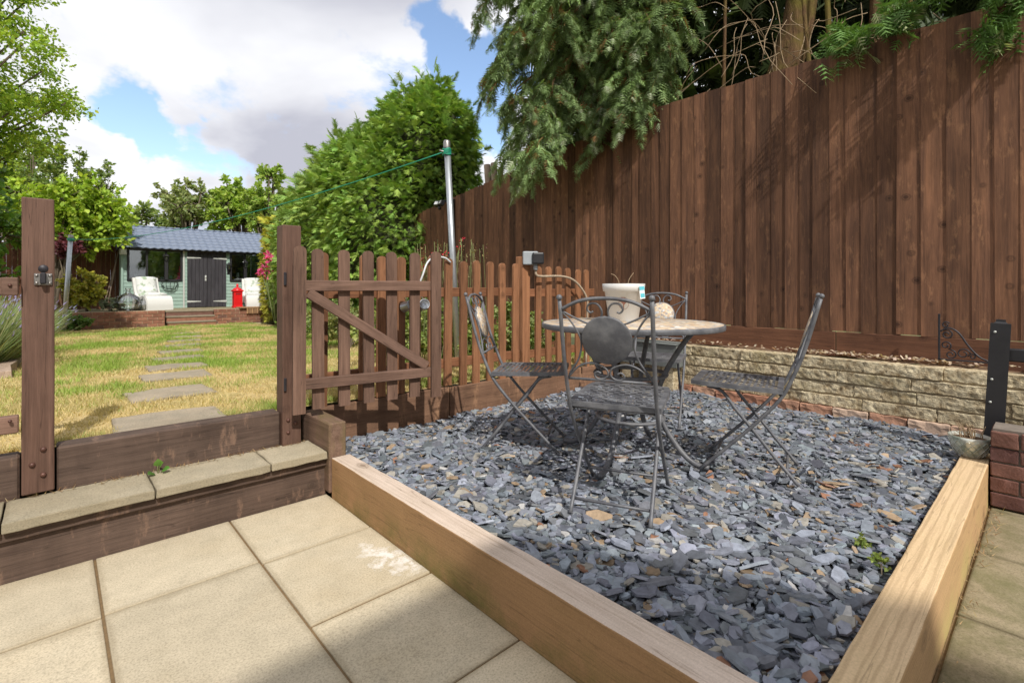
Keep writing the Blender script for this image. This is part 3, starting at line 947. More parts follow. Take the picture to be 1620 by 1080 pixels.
# ---- far terrace: brick walls and steps
TZ = 0.47
terr = tag(bx('terrace', -4, 9, 17.95, 26, -0.2, TZ, M_SLABD, bev=0), 'paved terrace in front of the summer house', kind='structure')
bm_b = [roughbox(0.235, 0.10, 0.083, (2, 1, 1), 0.004, seed=70 + i, freq=14) for i in range(4)]
def brick_run(parent, x0, x1, y, z0, n, front=True):
    bx('mortar_core', x0, x1, y + 0.02, y + 0.12, z0 - 0.1, z0 + n * 0.093 + 0.002, M_MORTAR, parent, 0)
    for r in range(n):
        x = x0 + (0.0 if r % 2 else 0.123)
        while x < x1:
            l = min(0.235, x1 - x)
            if l > 0.04:
                put('brick', random.choice(bm_b), M_BRICK, parent, (x + l / 2, y + 0.055 + random.uniform(-.004, .004), z0 + 0.046 + r * 0.093), (0, 0, random.uniform(-.01, .01)), (l / 0.235, 1, 1), world=True)
            x += 0.246
        if r % 2 == 0:
            put('brick', bm_b[0], M_BRICK, parent, (x0 + 0.056, y + 0.055, z0 + 0.046 + r * 0.093), (0, 0, 0), (0.47, 1, 1), world=True)
w1 = thing('brick_wall', 'low red brick terrace wall left of the summer house steps', 'wall', (1.4, 17.85, 0))
brick_run(w1, -0.8, 2.44, 17.83, 0.015, 5)
w2 = thing('brick_wall', 'low red brick terrace wall right of the summer house steps', 'wall', (4.8, 17.85, 0))
brick_run(w2, 3.71, 6.0, 17.83, 0.015, 5)
sp_ = thing('terrace_steps', 'three stone topped steps up to the summer house terrace', 'steps', (3.07, 17.7, 0))
for i in range(3):
    z1 = 0.155 * (i + 1)
    bx('riser', 2.47, 3.68, 17.42 + 0.2 * i, 18.0, -0.05, z1 - 0.045, M_BRICK, sp_, 0.004, key='sr%d' % i)
    bx('tread', 2.455, 3.695, 17.40 + 0.2 * i, 17.66 + 0.2 * i, z1 - 0.043, z1 + 0.004, M_STEPST, sp_, 0.006, key='stt%d' % i)

# ---- stepping stones across the lawn
path = thing('garden_path', 'line of stepping stones across the lawn', None, (1.0, 4, lawn_z(4)), kind='structure')
def stone_at(u, v):
    t = (u - 810) / 793.0
    a = R(42.5)
    dx, dy, dz = math.sin(a) + t * math.cos(a), math.cos(a) - t * math.sin(a), -(v - 455) / 793.0
    # CAM_H + s*dz = lawn_z(s*dy)
    s = (CAM_H - 0.415 - 0.0283 * 3.1) / (-dz - 0.0283 * dy)
    return s * dx, s * dy
for i, (u, v) in enumerate(((262, 660), (270, 624), (278, 596), (280, 581), (283, 568), (287, 557), (290, 547.5), (293, 540), (295, 533.5), (297, 528))):
    x, y = stone_at(u, v)
    if i == 0: y = 3.31
    me = roughbox(0.50, 0.36 if i > 2 else 0.42, 0.05, (5, 4, 1), 0.012, seed=90 + i, freq=7)
    put('stepping_stone', me, M_STEPST, path, (x, y, lawn_z(y) - 0.006), (0, 0, random.uniform(-.06, .06)), world=True)

# ---- the house behind the viewer whose shadow falls over the patio
hs = tag(put('house', boxm(10.4, 7.0, 5.1, 0.02, 1, 'house'), flat('house_render', srgb(214, 206, 192), 0.9, 0, 0.08, 4), None, (-5.4, -6.95, 2.55)), 'rendered house behind the patio', kind='structure')
vs = [(-11, -3.15, 5.16), (-.05, -3.15, 5.16), (-.05, -6.95, 7.7), (-11, -6.95, 7.7), (-11, -10.8, 5.16), (-.05, -10.8, 5.16)]
me = bpy.data.meshes.new('roof'); me.from_pydata(vs, [], [(0, 1, 2, 3), (3, 2, 5, 4), (0, 4, 5, 1), (0, 3, 4), (1, 5, 2)]); me.update()
put('roof', me, M_BRICKD, hs, world=True)

# ================================================================== tall board fence
def fence_top(y):
    return 3.015 if y < 2.87 else 3.015 - 0.135 * (y - 2.87)
ft = thing('board_fence', 'tall dark brown board fence with overlapping vertical boards', 'fence', (4.65, 3, 0.5))
def build_fence():
    shapes = []
    for k in range(6):
        bm = bmesh.new()
        bmesh.ops.create_cube(bm, size=1)
        for v in bm.verts:
            # tapered (feather) board: thick at +y edge
            t = 0.0145 if v.co.y > 0 else 0.008
            v.co.x = v.co.x * t - (0.5 * t)
            v.co.z = v.co.z
        bmesh.ops.bevel(bm, geom=[e for e in bm.edges if abs((e.verts[0].co - e.verts[1].co).z) > .5], offset=0.003, segments=1, affect='EDGES')
        shapes.append(fromb(bm, 'board'))
    y = -0.9
    while y < 9.2:
        w = random.choice((0.098, 0.105, 0.112, 0.12, 0.13, 0.14)) if y < 3.2 else random.uniform(0.095, 0.125)
        zt = fence_top(y) + random.uniform(-.007, .007) + (0.045 if 0.36 < y + w / 2 < 0.6 and False else 0)
        zb = 0.803 + random.uniform(-.004, .003)
        if y > 4.2: zb = 0.25
        wb = w + 0.022
        put('fence_board', shapes[random.randrange(6)], M_FENCE, ft, (4.615 + random.uniform(-.003, .003), y + wb / 2, (zt + zb) / 2),
            (random.uniform(-.004, .004), random.uniform(-.002, .002), R(0.5) + random.uniform(-.012, .012)), (1, wb, zt - zb), world=True)
        y += w
    bx('gravel_board', 4.600, 4.628, -0.9, 1.2, 0.60, 0.800, M_GRAVELB, ft, 0.004, key='gb1')
    bx('gravel_board', 4.598, 4.626, 1.205, 4.2, 0.60, 0.800, M_GRAVELB, ft, 0.004, key='gb2')
    for z in (1.15, 1.9, 2.55):
        bx('rail', 4.645, 4.69, -0.9, 5.5 if z > 2.4 else 9.2, z, z + 0.07, M_GRAVELB, ft, 0.004, key='fr%.1f' % z)
build_fence()
# strip of black-painted post with a flood light on the fence
o = bx('fence_post', 4.53, 4.592, 6.32, 6.42, 0.3, 2.52, M_BLACK, bev=0.005, key='bp'); tag(o, 'black post against the tall fence behind the clothes pole', 'post')
fl = thing('flood_light', 'small black twin flood light on the tall fence beside the clothes pole', 'light', (4.5, 6.5, 2.48))
put('bracket', boxm(0.06, 0.16, 0.03, 0.004, 1, 'flb'), M_IRONB, fl, (0.02, 0.02, 0.02))
for s in (-1, 1):
    h = put('lamp_head', boxm(0.07, 0.09, 0.08, 0.015, 2, 'flh'), M_IRONB, fl, (-0.04, 0.06 * s + .04, -0.02), (0.0, 0.5, 0.3 * s))
    put('lens', boxm(0.006, 0.07, 0.06, 0.002, 1, 'fll'), M_WHITEP, h, (-0.038, 0, 0))
put('sensor', sphere(0.03), M_IRONB, fl, (-0.05, 0.03, -0.09))

# ================================================================== gate posts
def bolt(parent, x, y, z, r=0.011, rot=(R(90), 0, 0)):
    put('bolt', lathe([(0, 0.008), (r * .7, 0.006), (r, 0.0), (r, -0.002)], 10), M_BOLT, parent, (x, y, z), rot, world=True)
lp = thing('gate_post', 'tall brown left gate post with a metal latch plate', 'gate post', (-0.046, 3.0, 0.25))
me = roughbox(0.104, 0.10, 1.27, (1, 1, 8), 0.0018, seed=3, freq=6)
bm = bmesh.new(); bm.from_mesh(me); me2 = fromb(bm, 'post')
put('post', me2, M_POST, lp, (-0.046, 3.0200, 0.901), world=True)
put('latch_plate', boxm(0.058, 0.006, 0.050, 0.002, 1, 'lp'), M_STEEL, lp, (-0.030, 2.9650, 1.186), world=True)
put('latch_hook', boxm(0.020, 0.035, 0.048, 0.004, 1, 'lh'), M_IRONB, lp, (-0.030, 2.9480, 1.190), world=True)
put('latch_hole', lathe([(0, 0.002), (0.016, 0.002), (0.017, 0.0)], 14), M_IRONB, lp, (-0.030, 2.9695, 1.232), (R(90), 0, 0), world=True)
for dx in (-1, 1):
    for dz in (-1, 1):
        put('screw', lathe([(0, .004), (.005, .003), (.006, 0)], 8), M_STEEL, lp, (-0.030 + dx * 0.021, 2.9610, 1.186 + dz * 0.016), (R(90), 0, 0), world=True)
for (x, z) in ((-0.03, 0.452), (-0.065, 0.392), (-0.03, 0.342)):
    bolt(lp, x, 2.9660, z)
rp = thing('gate_post', 'tall brown hinge post beside the open picket gate', 'gate post', (1.01, 3.0, 0.25))
put('post', roughbox(0.104, 0.104, 1.27, (1, 1, 8), 0.0015, seed=5, freq=6), M_POST, rp, (1.012, 3.022, 0.872), world=True)
for (x, z) in ((0.99, 0.395), (1.03, 0.372), (0.99, 0.325)):
    bolt(rp, x, 2.968, z)
for z in (0.60, 1.20):
    put('hinge', boxm(0.014, 0.012, 0.075, 0.003, 1, 'hg'), M_IRONB, rp, (0.972, 2.964, z), world=True)

# ================================================================== left rails
lf = thing('fence_rails', 'pair of brown fence rails running left from the latch post', 'fence', (-1.3, 3.0, 0.43))
for z in (1.155, 0.58):
    bx('rail', -2.6, -0.105, 2.935, 2.975, z - 0.036, z + 0.036, M_GATEX, lf, 0.004, key='lr')
put('rail_end', boxm(0.05, 0.055, 0.075, 0.003, 1, 're'), M_GATEX, lf, (-0.131, 2.95, 1.155), world=True)
for z in (1.16, 0.6):
    bolt(lf, -0.13, 2.92, z, 0.007)

# ================================================================== picket shape
def picket_mesh(w, h, t=0.018, n=6):
    bm = bmesh.new()
    pts = [(-w / 2, 0), (w / 2, 0), (w / 2, h - w * 0.42)]
    for k in range(1, n):
        a = math.pi * k / n
        pts.append((w / 2 * math.cos(a), h - w * 0.42 + w * 0.42 * math.sin(a)))
    pts.append((-w / 2, h - w * 0.42))
    f = [bm.verts.new((x, -t / 2, z)) for x, z in pts]
    b = [bm.verts.new((x, t / 2, z)) for x, z in pts]
    bm.faces.new(f); bm.faces.new(b[::-1])
    m = len(pts)
    for k in range(m):
        bm.faces.new((f[k], b[k], b[(k + 1) % m], f[(k + 1) % m]))
    return fromb(bm, 'picket')
# ---- fixed picket fence
pf = thing('picket_fence', 'orange brown picket fence with rounded tops on a brown base board', 'picket fence', (2.5, 3.13, 0.2))
PK = [picket_mesh(0.066, 0.96 + 0.004 * i, 0.02) for i in range(4)]
for kk in range(-8, 13):
    x = 2.21 + 0.138 * kk
    if kk == 6: continue
    put('picket', random.choice(PK), M_PICKET, pf, (x + random.uniform(-.006, .006), 3.132, 0.405 + random.uniform(-.006, .006) - 0.0035 * max(kk, 0)), (0, random.uniform(-.012, .012), random.uniform(-.02, .02)), world=True)
for z in (1.115, 0.575):
    bx('rail', 1.07, 2.97, 3.143, 3.178, z - 0.035, z + 0.035, M_PICKETX, pf, 0.003, key='pr1')
    bx('rail', 3.06, 4.0, 3.143, 3.178, z - 0.045, z + 0.025, M_PICKETX, pf, 0.003, key='pr2')
put('post', roughbox(0.09, 0.09, 1.25, (1, 1, 5), 0.002, seed=8, freq=6), M_PICKET, pf, (3.035, 3.17, 0.795), world=True)
bx('base_board', 1.218, 2.215, 3.118, 3.16, 0.08, 0.400, M_BASE, pf, 0.005, key='bb1')
bx('base_board', 2.218, 3.42, 3.112, 3.155, 0.08, 0.395, M_BASE, pf, 0.005, key='bb2')
bx('base_board', 3.423, 4.37, 3.118, 3.16, 0.08, 0.380, M_BASE, pf, 0.005, key='bb3')

# ---- the open gate
g0, g1 = Vector((0.99, 2.915, 0)), Vector((1.868, 2.772, 0))
ga = math.atan2(g1.y - g0.y, g1.x - g0.x)
gl_ = (g1 - g0).length
gt = thing('picket_gate', 'brown picket gate with a diagonal brace standing open', 'gate', (g0.x, g0.y, 0.446), ga)
GP = [picket_mesh(0.068, 0.945, 0.02), picket_mesh(0.066, 0.93, 0.02)]
gn = 6
for i in range(gn + 1):
    x = gl_ * i / gn
    front = i in (0, gn)
    put('picket', GP[0] if front else GP[1], M_GATE, gt, (x + (0.034 if i == 0 else -0.02 if i == gn else 0), -0.028 if front else 0.022, 0 if not front else -0.006), (0, random.uniform(-.008, .008), random.uniform(-.01, .01)))
for z in (0.715, 0.155):
    put('rail', boxm(gl_ - 0.10, 0.032, 0.062, 0.004, 1, 'gr'), M_GATEX, gt, (gl_ / 2 + 0.01, -0.006, z))
p0, p1 = Vector((0.085, 0, 0.675)), Vector((gl_ - 0.075, 0, 0.195))
dd = p1 - p0
put('brace', boxm(dd.length, 0.03, 0.058, 0.004, 1, 'gbr'), M_GATEX, gt, ((p0 + p1) / 2 + Vector((0, -0.009, 0))), (0, math.atan2(-dd.z, dd.x), 0))
# tins that hang on the fence behind the gate
for i, (x, y, z) in enumerate(((1.83, 3.085, 1.02), (1.965, 3.085, 1.025))):
    c = thing('tin_can', ('left' if i == 0 else 'right') + ' of two small silver tins hanging on the picket fence behind the gate', 'tin', (x, y, z), group='tins hung on the picket fence')
    put('can', lathe([(0, -.035), (.036, -.035), (.037, -.03), (.036, .03), (.038, .033), (.034, .035), (.033, .028), (0, .026)], 20), M_ZINC, c, (0, 0, 0), (R(75), 0, R(20 - 40 * i)))
    put('hanger', tube(crv([(0, .0, .03), (0.004, .02, .055), (0, .045, .06)]), 0.002, 5), M_STEEL, c)

tag(put('cord_loop', tube(crv([(1.93, 3.10, 1.16), (1.955, 3.08, 1.24), (2.0, 3.09, 1.33), (2.07, 3.10, 1.375), (2.16, 3.10, 1.372), (2.22, 3.11, 1.34)], 5), .007, 6), M_WHITEP), 'pale cord looped over the picket fence behind the gate end', 'cord')
# ---- outdoor socket and its conduit on the fence post
sk = thing('outdoor_socket', 'grey and black outdoor socket box on top of the picket fence post', 'socket', (3.06, 3.09, 1.36))
put('back_box', boxm(0.13, 0.06, 0.115, 0.008, 2, 'skb'), M_GREYP, sk, (-0.015, 0.0, 0.045), (0, 0, R(-38)))
put('lid', boxm(0.10, 0.05, 0.10, 0.012, 2, 'skl'), M_BLACK, sk, (0.014, -0.066, 0.042), (0, 0, R(-38)))
put('gland', lathe([(.012, 0), (.02, .004), (.02, .035), (.014, .05), (0, .05)], 12), M_GREYP, sk, (0.02, -0.03, -0.06))
cn = put('conduit', tube(crv([(3.09, 3.07, 1.31), (3.09, 3.06, 1.262), (3.16, 3.06, 1.25), (3.45, 3.07, 1.252), (3.62, 3.06, 1.20), (3.745, 3.04, 1.06), (3.76, 3.04, .9), (3.75, 3.05, .4)], 6), 0.0105, 7), M_PIPE)
tag(cn, 'pale flexible conduit curving along the picket fence from the socket', 'conduit')

# ---- clothes poles and line
def pole(x, y, z0, x1, y1, z1, r, label):
    t = thing('clothes_pole', label, 'pole', (x, y, z0), group='clothes line poles')
    put('tube', tube([(0, 0, -.1), (x1 - x, y1 - y, z1 - z0)], r, 14), M_ZINC, t)
    top = Vector((x1 - x, y1 - y, z1 - z0))
    put('cap', lathe([(r * 1.12, -.06), (r * 1.12, 0.0), (r * .9, .015), (0, .018)], 14), M_STEEL, t, tuple(top))
    put('hook_bar', tube([(-.085, 0, -.10), (.085, 0, -.11)], 0.008, 6), M_STEEL, t, tuple(top))
    bm = bmesh.new()
    for k in range(5):
        z = -.075 - .013 * k
        addtube(bm, [(r * 1.3 * math.cos(a), r * 1.3 * math.sin(a), z + .006 * math.sin(3 * a + k)) for a in np.linspace(0, 2 * math.pi, 14)[:-1]], 0.006, 5, closed=True)
    put('cord_wrap', fromb(bm, 'wrap', True), M_CORD, t, tuple(top))
    return Vector((x1, y1, z1 - .09))
a = pole(2.99, 4.05, 0.36, 2.895, 4.12, 2.60, 0.031, 'galvanised clothes pole wrapped with green cord behind the picket fence')
b = pole(0.2, 17.0, 0.02, 0.34, 17.03, 2.48, 0.05, 'far leaning clothes pole in front of the brick terrace wall')
line = [a.lerp(b, t) + Vector((0, 0, -0.55 * 4 * t * (1 - t) * 0.5)) for t in np.linspace(0, 1, 30)]
tag(put('washing_line', tube(line, 0.006, 5), M_CORD), 'green washing line strung between the two clothes poles', 'washing line')

# ---- cut trunks behind the fence
for i, (y, dx, zt, r, lx, ly) in enumerate(((6.05, .55, 3.12, .055, .0, .16), (5.85, .5, 3.1, .05, 0, .14), (5.75, .62, 3.02, .04, 0, .22), (5.35, .6, 3.12, .13, 0, .02))):
    bm = bmesh.new()
    addtube(bm, crv([(0, 0, 0), (lx * .5, ly * .5, (zt - 1) * .6), (lx, ly, zt - 1)], 4), [r * 1.1] * 4 + [r] * 5, 9)
    lab = ('slim grey cut stem furthest left above the tall fence', 'grey cut stem second from left above the tall fence', 'leaning thin cut stem above the tall fence', 'thick grey cut trunk above the tall fence')[i]
    tag(put('cut_trunk', fromb(bm, 'trunk', True), M_OLD, None, (4.6 + dx, y, 1.0)), lab, 'cut trunk', 'cut trunks behind the tall fence')

# ---- black post with rail at right
bp = thing('black_post', 'leaning black painted post with a short rail beside the brick wall', 'post', (3.97, 0.245, 0.0))
bm = bmesh.new()
bmesh.ops.create_cube(bm, size=1)
bmesh.ops.scale(bm, vec=(0.06, 0.085, 0.99), verts=bm.verts)
bmesh.ops.bevel(bm, geom=[e for e in bm.edges if all(v.co.z > .4 for v in e.verts)], offset=0.022, segments=3, affect='EDGES')
put('post', fromb(bm, 'post'), M_BLACK, bp, (0.0, 0.0, 0.475), (R(2.6), 0, R(4)))
put('rail', boxm(0.05, 1.2, 0.072, 0.006, 1, 'bpr'), M_BLACK, bp, (0.03, -0.645, 0.77), (0, 0, 0))
for z in (0.90, 0.63, 0.5):
    put('screw', lathe([(0, .004), (.006, .003), (.007, 0)], 8), M_HINGE, bp, (-0.034, 0.02 - .05 * (z - .5), z), (0, R(-90), 0))

# ---- iron bracket leaning on the fence
def scroll(c, r0, r1, a0, turns, plane='yz', n=22):
    out = []
    for k in range(n):
        t = k / (n - 1)
        a = a0 + turns * 2 * math.pi * t
        r = r0 + (r1 - r0) * t
        out.append((c[0], c[1] + r * math.cos(a), c[2] + r * math.sin(a)))
    return out
ib = thing('hanging_bracket', 'ornate black iron hanging basket bracket propped on the stone wall', 'bracket', (4.52, 0.56, 0.63))
put('upright', boxm(0.012, 0.012, 0.34, 0.002, 1, 'ibu'), M_IRONB, ib, (0, 0, 0.17))
put('arm', boxm(0.012, 0.255, 0.010, 0.002, 1, 'iba'), M_IRONB, ib, (0, -0.125, 0.028))
put('curve', tube(crv([(0, -.005, .22), (0, -.05, .245), (0, -.10, .215), (0, -.15, .13), (0, -.2, .065), (0, -.25, .035)]), 0.006, 6), M_IRONB, ib)
for (c, r0, r1, a0, tn) in (((0, -.035, .265), .022, .006, 2.6, -1.2), ((0, -.04, .20), .034, .01, 1.2, 1.3), ((0, -.035, .125), .03, .008, 4.2, -1.3), ((0, -.06, .065), .032, .01, 1.5, 1.3), ((0, -.125, .075), .036, .012, 3.1, -1.25), ((0, -.17, .06), .02, .006, 0, 1.2)):
    put('scroll', tube(scroll(c, r0, r1, a0, tn), 0.0045, 5), M_IRONB, ib)

# ---- glazed pot on the timber end
gp = thing('glazed_pot', 'small silver green glazed pot with dead plant on the honey timber', 'plant pot', (3.76, 0.335, 0.2165))
put('pot', lathe([(0, 0), (.05, 0), (.058, .005), (.078, .05), (.092, .095), (.095, .112), (.088, .113), (.08, .09), (0, .088)], 28), M_GLAZE, gp)
bm = bmesh.new()
for s in (-1, 1):
    for k in range(14):
        a0 = 2 * math.pi * k / 14
        pts = []
        for q in range(9):
            t = q / 8
            r = .0595 + (.093 - .0595) * t ** .7 + .0012
            pts.append((r * math.cos(a0 + s * t * .9), r * math.sin(a0 + s * t * .9), .006 + .092 * t))
        addtube(bm, pts, 0.0016, 4)
put('diamond_relief', fromb(bm, 'relief', True), M_GLAZE, gp)
put('compost', lathe([(0, .1), (.05, .103), (.084, .094)], 16), M_SOIL, gp)
bm = bmesh.new()
for k in range(38):
    a, r, h = random.uniform(0, 6.28), random.uniform(0, .055), random.uniform(.03, .09)
    x, y = r * math.cos(a), r * math.sin(a)
    addtube(bm, crv([(x, y, .09), (x * 1.2, y * 1.2, .09 + h * .6), (x * 1.5 + random.uniform(-.02, .02), y * 1.5 + random.uniform(-.02, .02), .09 + h)], 3), 0.0018, 4)
put('dead_stems', fromb(bm, 'stems', True), M_TWIG, gp)

# ---- grey trough behind the far chair
tr = thing('planter_trough', 'long grey planter trough behind the far chair', 'planter', (4.30, 2.68, 0.41))
bm = bmesh.new()
def ring_box(bm, x0, x1, y0, y1, z0, z1, w):
    addbox(bm, x0, x1, y0, y0 + w, z0, z1); addbox(bm, x0, x1, y1 - w, y1, z0, z1)
    addbox(bm, x0, x0 + w, y0 + w, y1 - w, z0, z1); addbox(bm, x1 - w, x1, y0 + w, y1 - w, z0, z1)
    addbox(bm, x0 + w, x1 - w, y0 + w, y1 - w, z0, z1 - .04)
ring_box(bm, -.07, .09, -.30, .42, 0, .215, .018)
put('body', fromb(bm, 'trough'), M_TROUGH, tr)
put('rim', tube([(-.075, -.305, .215), (.095, -.305, .215), (.095, .425, .215), (-.075, .425, .215)], .01, 5, closed=True), M_TROUGH, tr)
for k in (-.2, .25):
    put('foot', roughbox(.1, .12, .25, (1, 1, 1), .004, seed=4), M_STONE, tr, (0.0, k, -.126))

# ================================================================== table and chairs
SZ = 0.192
def seat_mesh(w=0.40, d=0.43, n=31, th=0.022):
    """pressed-metal seat with a real pattern of holes, rounded front corners"""
    bm = bmesh.new()
    nx, ny = n, n + 1
    def outline(x, y):
        return x, y
    V = {}
    def gv(i, j):
        if (i, j) not in V:
            x = (i / nx - .5) * w; y = (j / ny - .5) * d
            k = 1 - 0.10 * max(0, (j / ny - .75) / .25) ** 2
            dip = -0.006 * (1 - (2 * i / nx - 1) ** 2) * (1 - (2 * j / ny - 1) ** 2)
            V[(i, j)] = bm.verts.new((x * k, y, dip))
        return V[(i, j)]
    for i in range(nx):
        for j in range(ny):
            inner = 1 < i < nx - 2 and 1 < j < ny - 2
            if inner:
                a, b = i % 4, j % 4
                if (a in (0, 1) and b == 0) or (a in (2, 3) and b == 2):
                    continue
            bm.faces.new((gv(i, j), gv(i + 1, j), gv(i + 1, j + 1), gv(i, j + 1)))
    # skirt round the edge
    loop = [(i, 0) for i in range(nx)] + [(nx, j) for j in range(ny)] + [(i, ny) for i in range(nx, 0, -1)] + [(0, j) for j in range(ny, 0, -1)]
    low = [bm.verts.new(V[q].co + Vector((0, 0, -th))) for q in loop]
    for k in range(len(loop)):
        q = (k + 1) % len(loop)
        bm.faces.new((V[loop[k]], low[k], low[q], V[loop[q]]))
    return fromb(bm, 'seat')
def chair():
    t = thing('bistro_chair', 'x', 'chair')
    hw = 0.185
    # side view (y forward, z up)
    back = crv([(0, -.315, .905), (0, -.25, .66), (0, -.19, .50), (0, -.15, .42), (0, -.08, .33), (0, .02, .22), (0, .235, .0)], 5)
    legs = crv([(0, .19, .445), (0, .12, .425), (0, .055, .34), (0, -.02, .25), (0, -.12, .125), (0, -.225, .0)], 5)
    tb = tube(back, 0.0088, 8); tl = tube(legs, 0.0088, 8)
    for s in (-1, 1):
        p = put('back_post', tb, M_IRON, t, (s * hw, 0, 0))
        put('finial', sphere(.0125), M_IRON, p, (0, -.3185, .918))
        put('foot', boxm(.024, .03, .01, .003, 1, 'cf'), M_IRON, p, (0, .24, .004))
        put('leg', tl, M_IRON, t, (s * (hw - .019), 0, 0))
    put('seat', seat_mesh(), M_IRON, t, (0, .055, .468), (R(1.5), 0, 0))
    for (y, z, nm) in ((-.175, .045, 'rear_stretcher'), (.16, .068, 'front_stretcher'), (-.145, .435, 'seat_bar'), (.17, .444, 'seat_bar')):
        put(nm, tube([(-hw + .004, y, z), (hw - .004, y, z)], .0065, 6), M_IRON, t)
    # back plane: point (x, h) with h measured up the post line
    def bp(x, z):
        y = -.315 + (.905 - z) * (.315 - .19) / (.905 - .50)
        return (x, y, z)
    put('top_arch', tube(crv([bp(-hw, .868), bp(-.10, .905), bp(0, .916), bp(.10, .905), bp(hw, .868)], 6), .0075, 7), M_IRON, t)
    put('lower_bar', tube([bp(-hw, .572), bp(hw, .572)], .006, 6), M_IRON, t)
    # disc panel
    c = Vector(bp(0, .745))
    tilt = math.atan2(.125, .405)
    dm = lathe([(0, -.005), (.100, -.005), (.104, -.002), (.104, .006), (.100, .008), (0, .008)], 36)
    dk = put('back_disc', dm, M_IRON, t, tuple(c), (R(90) + tilt, 0, 0))
    put('mosaic_inlay', lathe([(0, 0), (.097, 0), (.097, -.0035), (0, -.0035)], 32), M_MOSAICF, dk, (0, 0, -.0048))
    for s in (-1, 1):
        # upper scroll: from the post joint down past the disc and curling up
        pts = [bp(s * (hw - .008), .862), bp(s * .12, .832), bp(s * .065, .812), bp(s * .025, .830), bp(s * .012, .862), bp(s * .03, .893), bp(s * .06, .893), bp(s * .072, .872), bp(s * .06, .858), bp(s * .048, .862)]
        put('scroll', tube(crv(pts, 5), .0042, 6), M_IRON, t)
        # long side curve hugging the disc
        pts = [bp(s * (hw - .008), .858), bp(s * .145, .82), bp(s * .115, .765), bp(s * .108, .72), bp(s * .125, .66), bp(s * .165, .60), bp(s * (hw - .01), .576)]
        put('side_curve', tube(crv(pts, 5), .0042, 6), M_IRON, t)
        # lower scroll
        pts = [bp(s * (hw - .01), .578), bp(s * .13, .625), bp(s * .075, .645), bp(s * .02, .63), bp(s * .004, .602), bp(s * .02, .580), bp(s * .05, .578), bp(s * .062, .594), bp(s * .05, .608), bp(s * .034, .602)]
        put('lower_scroll', tube(crv(pts, 5), .0042, 6), M_IRON, t)
    return t
def copy_tree(o, parent=None):
    c = o.copy(); COL.objects.link(c)
    if parent is not None: c.parent = parent
    for ch in [x for x in bpy.data.objects if x.parent == o]:
        copy_tree(ch, c)
    return c
A_ = R(42.5)
def ground(d, lat):
    return d * math.sin(A_) + lat * math.cos(A_), d * math.cos(A_) - lat * math.sin(A_)
def facing(fd, fl):
    x, y = ground(fd, fl)
    return math.atan2(-x, y)
ch0 = chair()
chairs = [
    ((2.275, .490), (.415, .18), 'nearest metal bistro chair seen from behind with plain dark disc'),
    ((2.676, 1.27), (.225, -.40), 'metal bistro chair on the right side of the table seen side on'),
    ((3.11, .07), (-.075, .427), 'metal bistro chair on the left in front of the picket fence'),
    ((3.69, 1.06), (-.80, -.36), 'far metal bistro chair facing the viewer behind the table'),
]
for i, (c, f, lab) in enumerate(chairs):
    o = ch0 if i == 0 else copy_tree(ch0)
    x, y = ground(*c)
    o.location = (x, y, SZ)
    o.rotation_euler = (0, 0, facing(*f))
    tag(o, lab, 'chair', 'folding bistro chairs round the table')

tx, ty = ground(2.87, .677)
tb = thing('bistro_table', 'round bistro table with stone mosaic top and curved iron legs', 'table', (tx, ty, SZ), R(8))
TH = 0.758
top = put('table_top', lathe([(0, -.012), (.495, -.014), (.5, -.010), (.5, -.004), (.496, 0), (0, 0.0005)], 64), M_MOSAIC, tb, (0, 0, TH))
put('rim', lathe([(.492, -.026), (.503, -.028), (.506, -.024), (.506, -.003), (.503, .001), (.497, .001), (.497, -.02)], 64), M_IRON, top)
put('under_frame', tube([(.40 * math.cos(a), .40 * math.sin(a), -.03) for a in np.linspace(0, 2 * math.pi, 32)[:-1]], .010, 6, closed=True), M_IRONB, top)
for k in range(4):
    a = R(45 + 90 * k - 47.5 + 8)
    prof = [(.36, .735), (.30, .66), (.215, .52), (.165, .40), (.16, .30), (.20, .19), (.285, .075), (.36, .02), (.43, .012)]
    pts = crv([(r * math.cos(a), r * math.sin(a), z) for r, z in prof], 5)
    put('leg', tube(pts, .0145, 9), M_IRONB if k in () else M_IRON, tb)
for r, z in ((.20, .47), (.185, .225)):
    put('leg_ring', tube([(r * math.cos(a), r * math.sin(a), z) for a in np.linspace(0, 2 * math.pi, 40)[:-1]], .011, 7, closed=True), M_IRON, tb)

# ---- white pot on the table
px_, py_ = ground(3.02, .672)
pt = thing('plant_pot', 'white plant pot with a printed tree and blue tag on the table', 'plant pot', (px_, py_, SZ + TH + .001), facing(-1, .0))
put('pot', lathe([(0, 0), (.082, 0), (.086, .004), (.112, .175), (.122, .178), (.127, .222), (.121, .223), (.112, .19), (0, .15)], 40), M_POTW, pt)
put('soil', lathe([(0, .172), (.106, .168)], 20), M_SOIL, pt)
